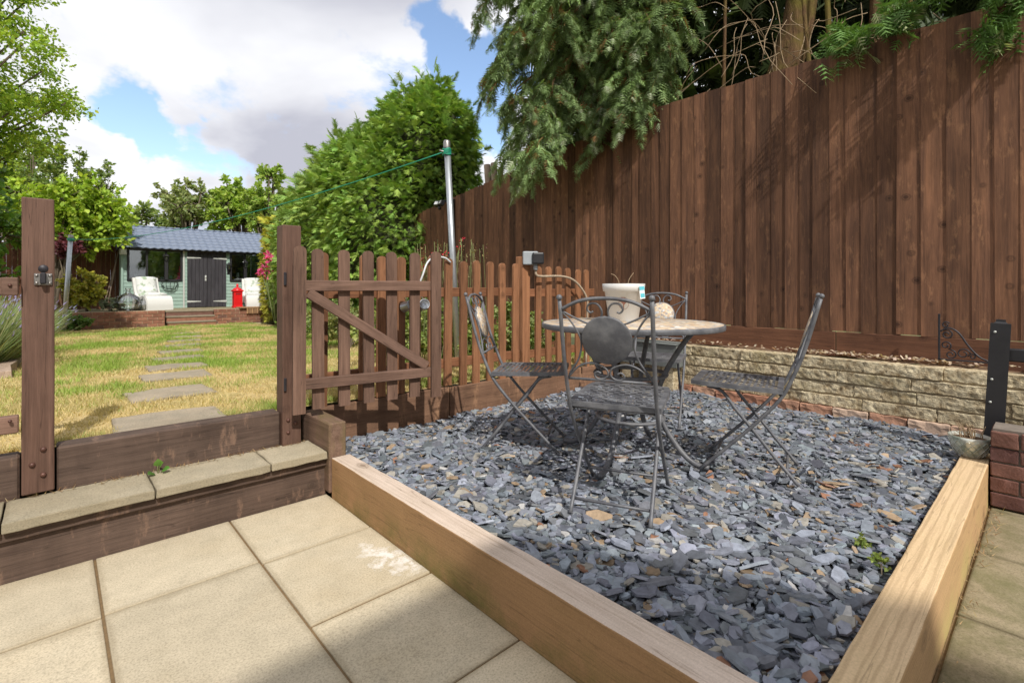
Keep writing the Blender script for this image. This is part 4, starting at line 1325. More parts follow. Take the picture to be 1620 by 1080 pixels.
# printed tree emblem
bm = bmesh.new()
def onpot(a, z, e=.0012):
    r = .086 + (.112 - .086) * (z - .004) / .171 + e
    # pot local: +y faces the table side of the viewer
    return Vector((r * math.sin(a), r * math.cos(a), z))
A0 = R(12)
def strip(bm, P, w):
    for (a1, z1), (a2, z2) in zip(P, P[1:]):
        d = Vector(((a2 - a1) * .1, z2 - z1)); d.normalize()
        nx_, nz_ = -d.y * w / .1, d.x * w
        q = [onpot(a1 + nx_, z1 + nz_), onpot(a2 + nx_, z2 + nz_), onpot(a2 - nx_, z2 - nz_), onpot(a1 - nx_, z1 - nz_)]
        bm.faces.new([bm.verts.new(v) for v in q])
strip(bm, [(A0, .07), (A0 + .01, .10), (A0, .125)], .0022)
for k in range(9):
    b = -1.2 + 2.4 * k / 8
    strip(bm, [(A0, .098 + .002 * (k % 3)), (A0 + .13 * math.sin(b), .108 + .018 * math.cos(b)), (A0 + .24 * math.sin(b), .112 + .026 * math.cos(b))], .0018)
    for q in range(3):
        aa = A0 + (.14 + .05 * q) * math.sin(b) + .03; zz_ = .112 + (.014 + .007 * q) * math.cos(b)
        strip(bm, [(aa, zz_), (aa + .035, zz_ + .003)], .003)
for k in range(20):
    b0, b1 = 2 * math.pi * k / 20, 2 * math.pi * (k + 1) / 20
    strip(bm, [(A0 + .28 * math.cos(b0), .105 + .033 * math.sin(b0)), (A0 + .28 * math.cos(b1), .105 + .033 * math.sin(b1))], .0008)
put('tree_print', fromb(bm, 'print'), M_PRINT, pt)
tg = put('price_tag', boxm(.042, .002, .075, .0005, 1, 'tg'), M_TAGW, pt, (-.085, .103, .172), (R(4), R(4), R(34)))
put('tag_print', boxm(.042, .001, .022, 0, 1, 'tg2'), M_TAGB, tg, (0, .0018, .024))
put('tag_print', boxm(.034, .001, .024, 0, 1, 'tg3'), M_TAGB, tg, (0, .0018, -.018))
for pts in ([(.03, 0, .16), (.028, .0, .23), (.05, 0, .27), (.075, 0, .282)], [(-.02, 0, .16), (-.028, 0, .23), (-.04, 0, .26), (-.06, 0, .288)]):
    put('dry_stem', tube(crv(pts), .0022, 5), M_TWIG, pt)

# ---- weed growing from the step
wd = thing('weed', 'small green weed with round leaves growing on the step', 'weed', (0.375, 2.955, .252))
lv = np.array([(0, 0, 0)] * 4, float)
for k, (dx, dz, dy) in enumerate(((-.03, .012, -.03), (.0, .055, -.015), (.032, .02, -.03), (.012, .045, -.03))):
    d = np.array([[dx, dy, dz]])
    X, Y, Z = frames(d, np.array([[0, -.6, 1.0]]))
    me = scatter('leaf', LEAF_V, LEAF_F, np.array([[dx * .5, dy * .5, dz * .6]]), X * 1.5, Y, Z, np.array([.04]), vary((.13, .27, .05), 1))
    put('leaf', me, M_LEAF, wd)
    put('stem', tube([(0, 0, -.02), (dx * .6, dy * .6, dz * .7)], .0015, 4), M_STEM, wd)

# ================================================================== summer house
SX0, SX1, SY, SZF = 1.6, 6.0, 20.0, 0.472
sh = thing('summer_house', 'sage green summer house with blue grey tiled roof and charcoal doors', 'summer house', (3.8, 21.2, SZF))
M_INT = flat('shed_interior', srgb(96, 84, 70), 0.9, 0, 0.2, 4)
def cladding(bm, x0, x1, z0, z1, y):
    z = z0
    while z < z1 - 0.01:
        h = min(0.118, z1 - z)
        vs = [(x0, y - .022, z), (x1, y - .022, z), (x1, y - .006, z + h), (x0, y - .006, z + h), (x0, y + .02, z), (x1, y + .02, z), (x1, y + .02, z + h), (x0, y + .02, z + h)]
        V = [bm.verts.new(p) for p in vs]
        for f in ((0, 1, 2, 3), (4, 7, 6, 5), (0, 4, 5, 1), (3, 2, 6, 7), (0, 3, 7, 4), (1, 5, 6, 2)):
            bm.faces.new([V[i] for i in f])
        z += 0.118
for (x0, x1, z0, z1) in ((1.6, 1.735, SZF, 2.44), (3.235, 3.365, SZF, 2.44), (4.545, 4.655, SZF, 2.44), (5.70, 6.0, SZF, 2.44), (1.736, 3.234, SZF, 1.36), (4.656, 5.699, SZF, 1.36)):
    bm = bmesh.new()
    cladding(bm, x0, x1, z0, z1, SY)
    put('cladding', fromb(bm, 'clad'), M_GREEN, sh, world=True)
for x in (1.61, 5.985):
    bx('side_wall', x - .02, x + .02, SY + .022, SY + 2.3, SZF, 2.44, M_GREEN, sh, 0, key='sw')
bx('back_wall', 1.65, 5.95, SY + 2.25, SY + 2.3, SZF, 2.44, M_INT, sh, 0)
bx('fascia', 1.5, 6.08, SY - .06, SY - .03, 2.40, 2.47, M_BLACK, sh, 0.004)
bx('corner_trim', 1.585, 1.65, SY - .05, SY - .024, SZF, 2.395, M_GREEN, sh, 0.004)
bx('corner_trim', 3.24, 3.29, SY - .05, SY - .024, SZF, 2.395, M_HINGE, sh, 0.004)
for (x0, x1, muls) in ((1.745, 3.225, (2.25, 2.77)), (4.665, 5.69, (5.15,))):
    w = put('window', boxm(.01, .01, .01, 0, 1, 'nil%.1f' % x0), M_BLACK, sh, ((x0 + x1) / 2, SY + .01, 1.88), world=True)
    TMW = w
    def wp(nm, a, b, c, d, y0, y1, mt):
        me = boxm(b - a, y1 - y0, d - c, .004 if mt is M_BLACK else 0, 1, 'w' + mt.name)
        put(nm, me, mt, TMW, ((a + b) / 2, (y0 + y1) / 2, (c + d) / 2), world=True)
    wp('frame', x0, x1, 1.365, 1.425, SY - .05, SY + .01, M_BLACK)
    wp('frame', x0, x1, 2.345, 2.398, SY - .05, SY + .01, M_BLACK)
    for xm in (x0 + .025, *muls, x1 - .025):
        wp('frame', xm - .03, xm + .03, 1.426, 2.344, SY - .048, SY + .008, M_BLACK)
    xs = [x0 + .025, *muls, x1 - .025]
    for a, b in zip(xs, xs[1:]):
        wp('pane', a + .03, b - .03, 1.426, 2.344, SY - .022, SY - .018, M_PANE)
for (x0, x1) in ((3.368, 3.952), (3.956, 4.54)):
    d = put('door', boxm(.02, .01, 1.9, 0, 1, 'dcore'), M_DOOR, sh, ((x0 + x1) / 2, SY, SZF + .96), world=True)
    n = 5
    for k in range(n):
        a = x0 + (x1 - x0) * k / n
        put('door_board', boxm((x1 - x0) / n - .006, .025, 1.90, .004, 1, 'db'), M_DOOR, d, (a + (x1 - x0) / n / 2, SY - .025, SZF + .965), world=True)
    for z in (.68, 2.17):
        hx = x0 + .18 if x0 < 3.9 else x1 - .18
        s = 1 if x0 < 3.9 else -1
        bm = bmesh.new()
        a, b = (x0 - .02, x0 + .40) if s > 0 else (x1 - .40, x1 + .02)
        h0, h1 = (.035, .012) if s > 0 else (.012, .035)
        V = [bm.verts.new(p) for p in ((a, 0, z - h0), (b, 0, z - h1), (b, 0, z + h1), (a, 0, z + h0), (a, -.008, z - h0), (b, -.008, z - h1), (b, -.008, z + h1), (a, -.008, z + h0))]
        for f in ((0, 1, 2, 3), (4, 7, 6, 5), (0, 4, 5, 1), (3, 2, 6, 7), (0, 3, 7, 4), (1, 5, 6, 2)): bm.faces.new([V[i] for i in f])
        put('strap_hinge', fromb(bm, 'hinge'), M_HINGE, d, (0, SY - .039, 0), world=True)
    if x0 < 3.9:
        put('lock_plate', boxm(.05, .012, .19, .008, 2, 'lk'), M_HINGE, d, (3.905, SY - .043, 1.48), world=True)
        put('handle', sphere(.02), M_HINGE, d, (3.905, SY - .06, 1.50), world=True)
# roof: tiles in columns
rf = put('roof', boxm(4.62, 1.70, .03, 0, 1, 'rf'), M_BLACK, sh, (3.79, 20.52, 2.795), (math.atan2(.80, 1.45), 0, 0), world=True)
put('back_slope', boxm(4.62, 1.70, .03, 0, 1, 'rf2'), M_ROOF, rf, (3.79, 21.98, 2.795), (-math.atan2(.80, 1.45), 0, 0), world=True)
nc, nr = 22, 7
cw, rl = 4.66 / nc, 1.68 / nr
bm = bmesh.new()
K = 8
gridv = []
for j in range(3):
    row = []
    for i in range(K + 1):
        u = i / K
        zz_ = .028 * (0.5 - 0.5 * math.cos(2 * math.pi * u)) + (.020 if j < 2 else .0)
        row.append(bm.verts.new(((u - .5) * cw, (0, .002, rl + .01)[j], zz_ if j > 0 else zz_ - .026)))
    gridv.append(row)
for j in range(2):
    for i in range(K):
        bm.faces.new((gridv[j][i], gridv[j][i + 1], gridv[j + 1][i + 1], gridv[j + 1][i]))
tile = fromb(bm, 'tile', True)
sl_a = math.atan2(.80, 1.45)
for i in range(nc):
    for j in range(nr):
        x = 1.46 + cw * (i + .5)
        s = j * rl
        put('roof_tile', tile, M_ROOF, rf, (x, 19.76 + s * math.cos(sl_a) - .02, 2.41 + s * math.sin(sl_a)), (sl_a, 0, 0), world=True)
bm = bmesh.new()
for i in range(nc):
    x = 1.46 + cw * (i + .5)
    addbox(bm, x - cw * .46, x + cw * .46, 21.16, 21.34, 3.215, 3.275, .02)
put('ridge', fromb(bm, 'ridge'), M_ROOF, rf, world=True)
bx('gable_board', 1.50, 1.53, 19.95, 22.2, 2.35, 2.45, M_BLACK, sh, 0, key='gbd')

# things indoors on the sills
for i, (x, c, h) in enumerate(((1.98, (.75, .78, .76), .16), (2.42, (.8, .8, .78), .1), (2.56, (.75, .45, .4), .12), (2.68, (.82, .82, .8), .08), (2.92, (.25, .5, .5), .13), (3.05, (.75, .7, .3), .17), (3.14, (.3, .45, .7), .11), (4.95, (.85, .85, .84), .26), (5.35, (.7, .4, .35), .1), (5.5, (.75, .6, .4), .14))):
    m = flat('ornament_%d' % i, c + (1,), 0.5)
    side_ = 'left' if x < 4 else 'right'
    nm = ('white dome', 'small white', 'pinkish', 'low white', 'teal', 'yellow', 'blue', 'tall white', 'reddish', 'tan')[i]
    tag(put('ornament', lathe([(0, 0), (.05, 0), (.06, h * .4), (.04, h * .8), (.03, h), (0, h)], 12), m, None, (x, SY + .12, 1.43)), nm + ' ornament inside the %s summer house window' % side_, 'ornament', 'ornaments behind the windows')
bx('window_shelf', 1.66, 5.94, SY + .03, SY + .3, 1.385, 1.425, M_INT, sh, 0)

# lanterns
def lantern(x, z, label, post=False):
    t = thing('wall_lantern', label, 'lantern', (x, SY - .1, z), group='black lanterns on the summer house')
    put('cap', lathe([(0, .17), (.015, .16), (.025, .13), (.085, .085), (.09, .075), (0, .075)], 6, False), M_BLACK, t)
    put('glass', lathe([(.055, -.06), (.075, .074)], 6, False), M_WHITEP if False else M_BOTTLE, t)
    bm = bmesh.new()
    for k in range(6):
        a = 2 * math.pi * k / 6
        addtube(bm, [(.056 * math.cos(a), .056 * math.sin(a), -.06), (.076 * math.cos(a), .076 * math.sin(a), .075)], .006, 4)
    put('cage', fromb(bm, 'cage'), M_BLACK, t)
    put('bulb', sphere(.03), M_WHITEP, t, (0, 0, 0))
    put('base', lathe([(0, -.1), (.03, -.1), (.06, -.06), (0, -.058)], 8), M_BLACK, t)
    if post:
        put('post', boxm(.10, .05, .62, .006, 1, 'lpost'), M_BLACK, t, (0, .03, -.40))
    else:
        put('arm', tube(crv([(0, 0, -.09), (0, .05, -.2), (0, .08, -.12)]), .012, 6), M_BLACK, t)
        put('plate', boxm(.08, .02, .26, .006, 1, 'lplate'), M_BLACK, t, (0, .085, -.14))
lantern(2.77, 2.12, 'black lantern on a short post in front of the left window', True)
lantern(5.15, 1.98, 'black lantern on a short post in front of the right window', True)
lantern(4.61, 1.88, 'black wall lantern between the doors and the right window')
t = thing('porch_light', 'small pale box light under the left eave of the summer house', 'light', (1.63, SY - .12, 2.24))
put('housing', boxm(.18, .1, .2, .01, 1, 'pl'), M_HINGE, t, (0, 0, .05)); put('lens', boxm(.12, .02, .12, .005, 1, 'pll'), M_WHITEP, t, (0, -.058, .06))
t = thing('wall_basket', 'black wire half basket on the green wall under the left window', 'basket', (2.86, SY - .06, 1.1))
bm = bmesh.new()
for (r, z) in ((.24, .22), (.22, .12), (.16, .03)):
    addtube(bm, [(r * math.cos(a), -r * .7 * math.sin(a), z) for a in np.linspace(0, math.pi, 12)], .009, 4)
for k in range(7):
    a = math.pi * k / 6
    addtube(bm, [(r * math.cos(a), -r * .7 * math.sin(a), z) for r, z in ((.24, .22), (.22, .12), (.16, .03), (.02, 0))], .008, 4)
put('wire', fromb(bm, 'wire'), M_BLACK, t)

# white loungers
def lounger(loc, rz, label):
    t = thing('lounge_chair', label, 'lounge chair', loc, rz, 'white lounge chairs on the terrace')
    # profile in y (forward is -y), z ; extruded in x
    up = crv([(0, .48, .98), (0, .36, .62), (0, .22, .42), (0, -.05, .36), (0, -.35, .40), (0, -.52, .36), (0, -.60, .20), (0, -.62, .0)], 5)
    w = .34
    bm = bmesh.new()
    ring = []
    for i, p in enumerate(up):
        q = up[min(i + 1, len(up) - 1)] - up[max(i - 1, 0)]
        nrm = Vector((0, -q.z, q.y)).normalized() * .035
        if nrm.z < 0 and i < len(up) * .6: nrm = -nrm
        ring.append([bm.verts.new((s * w, p.y + f * nrm.y, p.z + f * nrm.z)) for s, f in ((-1, 1), (1, 1), (1, -1), (-1, -1))])
    for a, b in zip(ring, ring[1:]):
        for k in range(4): bm.faces.new((a[k], a[(k + 1) % 4], b[(k + 1) % 4], b[k]))
    bm.faces.new(ring[0]); bm.faces.new(ring[-1][::-1])
    put('shell', fromb(bm, 'shell', False), M_RATTAN, t)
    for s in (-1, 1):
        # side panel with an arch cut in the bottom
        bm = bmesh.new()
        top = [(p.y, p.z) for p in up if p.z < .5]
        bot = [(-.60, 0), (-.40, 0)] + [(-.02 + .38 * -math.cos(a), .02 + .17 * math.sin(a)) for a in np.linspace(0.05, math.pi - .05, 10)] + [(.40, 0), (.46, 0), (.40, .3), (.30, .42)]
        poly = bot + top
        f = [bm.verts.new((s * w - .012, y, z)) for y, z in poly]
        b = [bm.verts.new((s * w + .012, y, z)) for y, z in poly]
        bm.faces.new(f); bm.faces.new(b[::-1])
        for k in range(len(poly)): bm.faces.new((f[k], b[k], b[(k + 1) % len(poly)], f[(k + 1) % len(poly)]))
        bmesh.ops.triangulate(bm, faces=bm.faces)
        put('side_panel', fromb(bm, 'side'), M_RATTAN, t)
    cb = [p for p in up if p.z > .36 and p.y > -.5]
    bm = bmesh.new()
    addtube(bm, [Vector((0, p.y - .05 if p.z > .45 else p.y, p.z + (.05 if p.z <= .6 else .02))) for p in cb[:-3]], .09, 10, 1.0)
    for v in bm.verts: v.co.x *= 3.2
    put('cushion', fromb(bm, 'cushion', True), M_CUSHION, t)
lounger((2.25, 18.95, TZ), R(14), 'white lounge chair with floral cushion left of the summer house doors')
lounger((5.2, 18.95, TZ), R(-6), 'white lounge chair with floral cushion right of the red postbox')
# glass carboys
def carboy(x, y, s, label):
    t = thing('glass_carboy', label, 'glass bottle', (x, y, TZ), group='glass bottles on the terrace')
    put('bottle', lathe([(0, .0), (.2 * s, .0), (.3 * s, .1 * s), (.33 * s, .26 * s), (.28 * s, .42 * s), (.12 * s, .52 * s), (.06 * s, .56 * s), (.055 * s, .66 * s), (.075 * s, .67 * s), (.075 * s, .7 * s), (.045 * s, .7 * s)], 28), M_BOTTLE, t)
    put('ribs', fromb_ribs(s), M_BOTTLE, t)
def fromb_ribs(s):
    bm = bmesh.new()
    for k in range(14):
        a = 2 * math.pi * k / 14
        addtube(bm, [(r * s * math.cos(a), r * s * math.sin(a), z * s) for r, z in ((.2, .002), (.3, .1), (.332, .26), (.282, .42), (.125, .52))], .006, 4)
    return fromb(bm, 'ribs', True)
carboy(1.62, 18.35, .95, 'large clear glass carboy on the terrace edge')
carboy(2.0, 18.5, .62, 'smaller clear glass bottle beside the large carboy')
# red postbox
pb_ = thing('postbox', 'bright red ornamental postbox beside the charcoal doors', 'postbox', (4.60, 18.75, TZ))
put('plinth', boxm(.40, .36, .08, .012, 1, 'pbx1'), M_RED, pb_, (0, 0, .04))
bd = put('body', boxm(.35, .31, .56, .012, 2, 'pbx2'), M_RED, pb_, (0, 0, .355))
put('slot', boxm(.2, .01, .03, .002, 1, 'pbx3'), M_BLACK, bd, (0, -.158, .19))
put('door_panel', boxm(.24, .012, .24, .004, 1, 'pbx4'), M_RED, bd, (0, -.158, -.05))
put('cap', boxm(.43, .39, .07, .02, 2, 'pbx5'), M_RED, pb_, (0, 0, .67))
put('crown', lathe([(.2, .70), (.19, .73), (.14, .77), (.06, .80), (.035, .83), (.05, .86), (.055, .89), (.03, .93), (0, .95)], 16), M_RED, pb_)
pb_.scale = (.74, .74, .86)
# slatted pallet
pl_ = thing('slatted_crate', 'low slatted wooden crate at the edge of the right terrace wall', 'crate', (5.0, 18.0, TZ))
put('top', boxm(1.15, .5, .03, .004, 1, 'plt'), M_PALLET, pl_, (0, 0, .035))
for k in range(15):
    put('slat', boxm(.035, .03, .17, .003, 1, 'pls'), M_PALLET, pl_, (-.35 + .05 * k, -.235, -.07))
# far fence panels left of the summer house
bf = thing('board_fence', 'weathered brown fence panels left of the summer house', 'fence', (0, 20.6, TZ))
x = -4.0
while x < 1.58:
    put('fence_board', boxm(.115, .02, 2.0, .003, 1, 'bfb'), M_BACKF, bf, (x, 20.6 + random.uniform(-.008, .008), TZ + 1.0 + random.uniform(-.02, .02)), (0, 0, R(4)), world=True)
    x += .118
tag(put('garden_pole', tube([(1.15, 20.2, TZ), (1.5, 20.3, 2.0)], .02, 6), M_OLD), 'thin grey pole leaning by the corner of the summer house', 'pole')
tag(put('garden_pole', tube([(1.25, 20.2, TZ), (1.55, 20.3, 2.35)], .018, 6), M_OLD), 'longer thin grey pole leaning by the corner of the summer house', 'pole')

# ================================================================== vegetation
def addcol(me, c):
    at = me.attributes.new('Col', 'FLOAT_COLOR', 'POINT')
    at.data.foreach_set('color', np.tile((c[0], c[1], c[2], 1.0), (len(me.vertices), 1)).ravel())
    return me
M_CORE = flat('dark_twig_core', srgb(58, 62, 36), 0.95, 0, 0.5, 6)  # dead-twig tone for the core that blocks light inside conifers
def merge(meshes, name):
    bm = bmesh.new()
    for m in meshes: bm.from_mesh(m)
    me = bpy.data.meshes.new(name); bm.to_mesh(me); bm.free()
    return me
from mathutils import noise as mnoise
def sprays_mesh(name, pos, d, size, col, roll=0.5, up=None, tpl=None):
    n = len(pos)
    tpl = tpl or SPRAYS
    idx = RNG.integers(0, len(tpl), n)
    ms = []
    X, Y, Z = frames(d, up, roll)
    for k, (tv, tf) in enumerate(tpl):
        m = idx == k
        if m.sum() == 0: continue
        ms.append(scatter(name, tv, tf, pos[m], X[m], Y[m], Z[m], size[m], col[m]))
    return merge(ms, name)
def ell_points(ells, dens):
    P, Nn = [], []
    E = [(np.array(c, float), np.array(r, float)) for c, r in ells]
    for i, (c, r) in enumerate(E):
        area = 4 * math.pi * ((r[0] * r[1]) ** 1.6 / 3 + (r[0] * r[2]) ** 1.6 / 3 + (r[1] * r[2]) ** 1.6 / 3) ** (1 / 1.6)
        n = int(area * dens)
        v = unit(RNG.normal(0, 1, (n, 3)))
        k = RNG.uniform(.84, 1.05, (n, 1))
        lump = np.array([mnoise.noise(Vector(q * r) * 1.1 + Vector((i * 5, 0, 0))) + .8 * mnoise.noise(Vector(q * r) * 3.4 + Vector((i * 5, 3, 0))) for q in v])[:, None]
        p = c + v * r * (k + .16 * lump)
        nn = unit(v / r)
        keep = np.ones(n, bool)
        for j, (c2, r2) in enumerate(E):
            if j == i: continue
            keep &= (((p - c2) / r2) ** 2).sum(1) > .74
        P.append(p[keep]); Nn.append(nn[keep])
    return np.concatenate(P), np.concatenate(Nn)
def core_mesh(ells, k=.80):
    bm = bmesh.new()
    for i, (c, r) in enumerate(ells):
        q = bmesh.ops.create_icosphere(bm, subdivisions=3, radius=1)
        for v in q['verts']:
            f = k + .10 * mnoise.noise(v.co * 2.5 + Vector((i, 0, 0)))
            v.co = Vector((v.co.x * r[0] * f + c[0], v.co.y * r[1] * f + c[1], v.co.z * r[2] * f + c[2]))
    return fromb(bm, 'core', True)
def conifer(name, label, cat, ells, dens, size, base, alt, altp, trunk, group=None, brown=None):
    c0 = ells[0][0]
    t = thing(name, label, cat, (c0[0], c0[1], 0.0), group=group)
    P, Nn = ell_points(ells, dens)
    keep = P[:, 2] > .15
    P, Nn = P[keep], Nn[keep]
    n = len(P)
    d = Nn * 1.0 + np.array([0, 0, -.3]) + RNG.normal(0, .45, (n, 3))
    col = vary(base, n, .10, .32, alt, altp)
    me = sprays_mesh('crown', P, d, RNG.uniform(size[0], size[1], n), col, .5, None, FINE)
    put('crown', me, M_CONIF, t, world=True)
    # loose young shoots that stand out from the outline
    q = (Nn[:, 2] > .15) & (RNG.random(n) < .02)
    if q.sum():
        sp = P[q]; sd = Nn[q] + np.array([0, 0, .5]) + RNG.normal(0, .25, (q.sum(), 3))
        pp = np.concatenate([sp + unit(sd) * k for k in (.08, .2)]); dd = np.concatenate([sd, sd])
        put('young_shoots', sprays_mesh('shoots', pp, dd, RNG.uniform(size[0], size[1], len(pp)) * 1.4, vary(base, len(pp), .1, .3), .8, None, FINE), M_CONIF, t, world=True)['kind'] = 'stuff'
    put('light_block_core', core_mesh(ells), M_CORE, t, world=True)  # solid dark core added inside the foliage to block light
    bm = bmesh.new()
    for (x, y, h) in trunk:
        addtube(bm, [(x, y, -.1), (x, y, h * .5), (x + .05, y, h)], [.16, .12, .04], 8)
    put('trunk', fromb(bm, 'trunk', True), M_BARKG, t, world=True)
    return t
LEY = (.235, .37, .075)
# near big conifer at the end of the tall fence
big = conifer('conifer_tree', 'big bright green clipped conifer at the far end of the tall fence', 'conifer',
        [((4.85, 8.4, 2.0), (1.15, 1.15, 2.0)), ((5.2, 8.25, 3.2), (1.0, 1.15, 1.7)), ((5.1, 9.5, 2.2), (1.3, 1.2, 2.35)), ((5.35, 8.05, 3.85), (.75, .85, .9)), ((5.3, 7.95, 4.55), (.36, .38, .5)), ((4.8, 9.55, 2.75), (1.0, 1.1, 1.6))],
        510, (.08, .17), LEY, (.32, .44, .09), .3, [(5.0, 8.8, 4)])
hedge = conifer('conifer_hedge', 'tall green conifer hedge running back to the summer house', 'hedge',
        [((5.0, 10.9, 1.8), (1.25, 1.3, 2.45)), ((5.35, 12.6, 1.7), (1.3, 1.3, 2.5)), ((5.8, 14.3, 1.6), (1.3, 1.4, 2.35)), ((6.35, 16.2, 1.5), (1.3, 1.4, 2.3)), ((6.9, 18.0, 1.4), (1.2, 1.3, 2.3))],
        300, (.12, .24), (.225, .35, .075), (.33, .43, .095), .3, [(5, 11, 3.8), (5, 13, 3.6), (5.2, 15.5, 3.5)])
conifer('conifer_tree', 'narrow golden conifer beside the right end of the summer house', 'conifer',
        [((5.2, 17.1, 1.6), (.28, .3, 1.55)), ((5.2, 17.1, 2.5), (.2, .22, .9))], 260, (.12, .22), (.42, .42, .06), (.5, .46, .08), .4, [(5.2, 17.1, 2.5)])

# ---- the old conifers behind the tall fence
def limb(pts, r0, r1, n=7, seg=5):
    c = crv(pts, seg)
    return c, [r0 + (r1 - r0) * i / (len(c) - 1) for i in range(len(c))]
def overhang():
    t = thing('conifer_tree', 'old conifer with drooping blue green boughs hanging over the tall fence', 'conifer', (5.9, 4.3, 0))
    bm = bmesh.new()
    addtube(bm, [(5.9, 4.3, -.1), (5.95, 4.3, 3.5), (6.0, 4.35, 8)], [.22, .17, .08], 10)
    put('trunk', fromb(bm, 'trunk', True), M_BARK, t, world=True)
    bl = bmesh.new()
    P, D, S, C = [], [], [], []
    rng = random.Random(5)
    def branchlet(p, d, L, hue):
        """a hanging twig with small flat sprays along it"""
        d = d.normalized()
        q = [p, p + d * L * .5 + Vector((0, 0, -.05 * L)), p + d * L * .85 + Vector((0, 0, -.2 * L)), p + d * L * 1.1 + Vector((0, 0, -.45 * L))]
        c = crv(q, 3)
        addtube(bl, c, .0022, 3)
        m = len(c)
        for k in range(20):
            f = (k + rng.random()) / 20
            i = min(int(f * (m - 1)), m - 2)
            ax = (c[i + 1] - c[i]).normalized()
            sd = ax.cross(Vector((0, 0, 1)))
            if sd.length < .1: sd = Vector((rng.gauss(0, 1), rng.gauss(0, 1), 0))
            sd.normalize()
            s = 1 if k % 2 else -1
            P.append(c[i].lerp(c[i + 1], rng.random()))
            D.append(ax * .9 + sd * s * rng.uniform(.3, 1.0) + Vector((rng.gauss(0, .2), rng.gauss(0, .2), rng.gauss(-.25, .2))))
            S.append(rng.uniform(.09, .19) * (1.1 - .45 * f))
            b = (1 + hue) * rng.uniform(.7, 1.3)
            x = rng.random()
            if x < .10 and f > .4: C.append((.40 * b, .45 * b, .30 * b))
            elif x < .13: C.append((.24, .13, .05))
            else: C.append((.235 * b, .335 * b, .135 * b))
    for k in range(132):
        z1 = rng.uniform(2.75, 6.4)
        yy = rng.uniform(2.6, 4.85)
        reach = rng.uniform(0.1, 1.0)
        x1 = 4.8 - .9 * reach * (1 if yy > 3.4 else .4)
        if yy < 3.4: z1 = max(z1, 3.3)
        tip = Vector((x1, yy, z1))
        base = Vector((5.93, 4.3, z1 + rng.uniform(0.1, .9)))
        mid = base.lerp(tip, .55) + Vector((0, 0, .30 + rng.uniform(0, .2)))
        c, r = limb([base, mid, tip, tip + (tip - mid).normalized() * .15 + Vector((0, 0, -.15))], .02, .004)
        addtube(bl, c, r, 5)
        hue = rng.uniform(-.35, .3)
        m = len(c)
        for q in range(11):
            f = .35 + .65 * (q + rng.random()) / 11
            i = min(int(f * (m - 1)), m - 2)
            ax = (c[i + 1] - c[i]).normalized()
            sd = Vector((-ax.y, ax.x, 0)).normalized() * (1 if q % 2 else -1)
            branchlet(c[i], ax * rng.uniform(.5, 1.0) + sd * rng.uniform(.3, 1.0) + Vector((0, 0, rng.uniform(-.2, .3))), rng.uniform(.18, .42), hue)
    put('limbs', fromb(bl, 'limbs', True), M_BARK, t, world=True)
    me = sprays_mesh('crown', np.array(P), np.array(D), np.array(S), np.array(C), .5)
    put('crown', me, M_CONIF, t, world=True)
overhang()
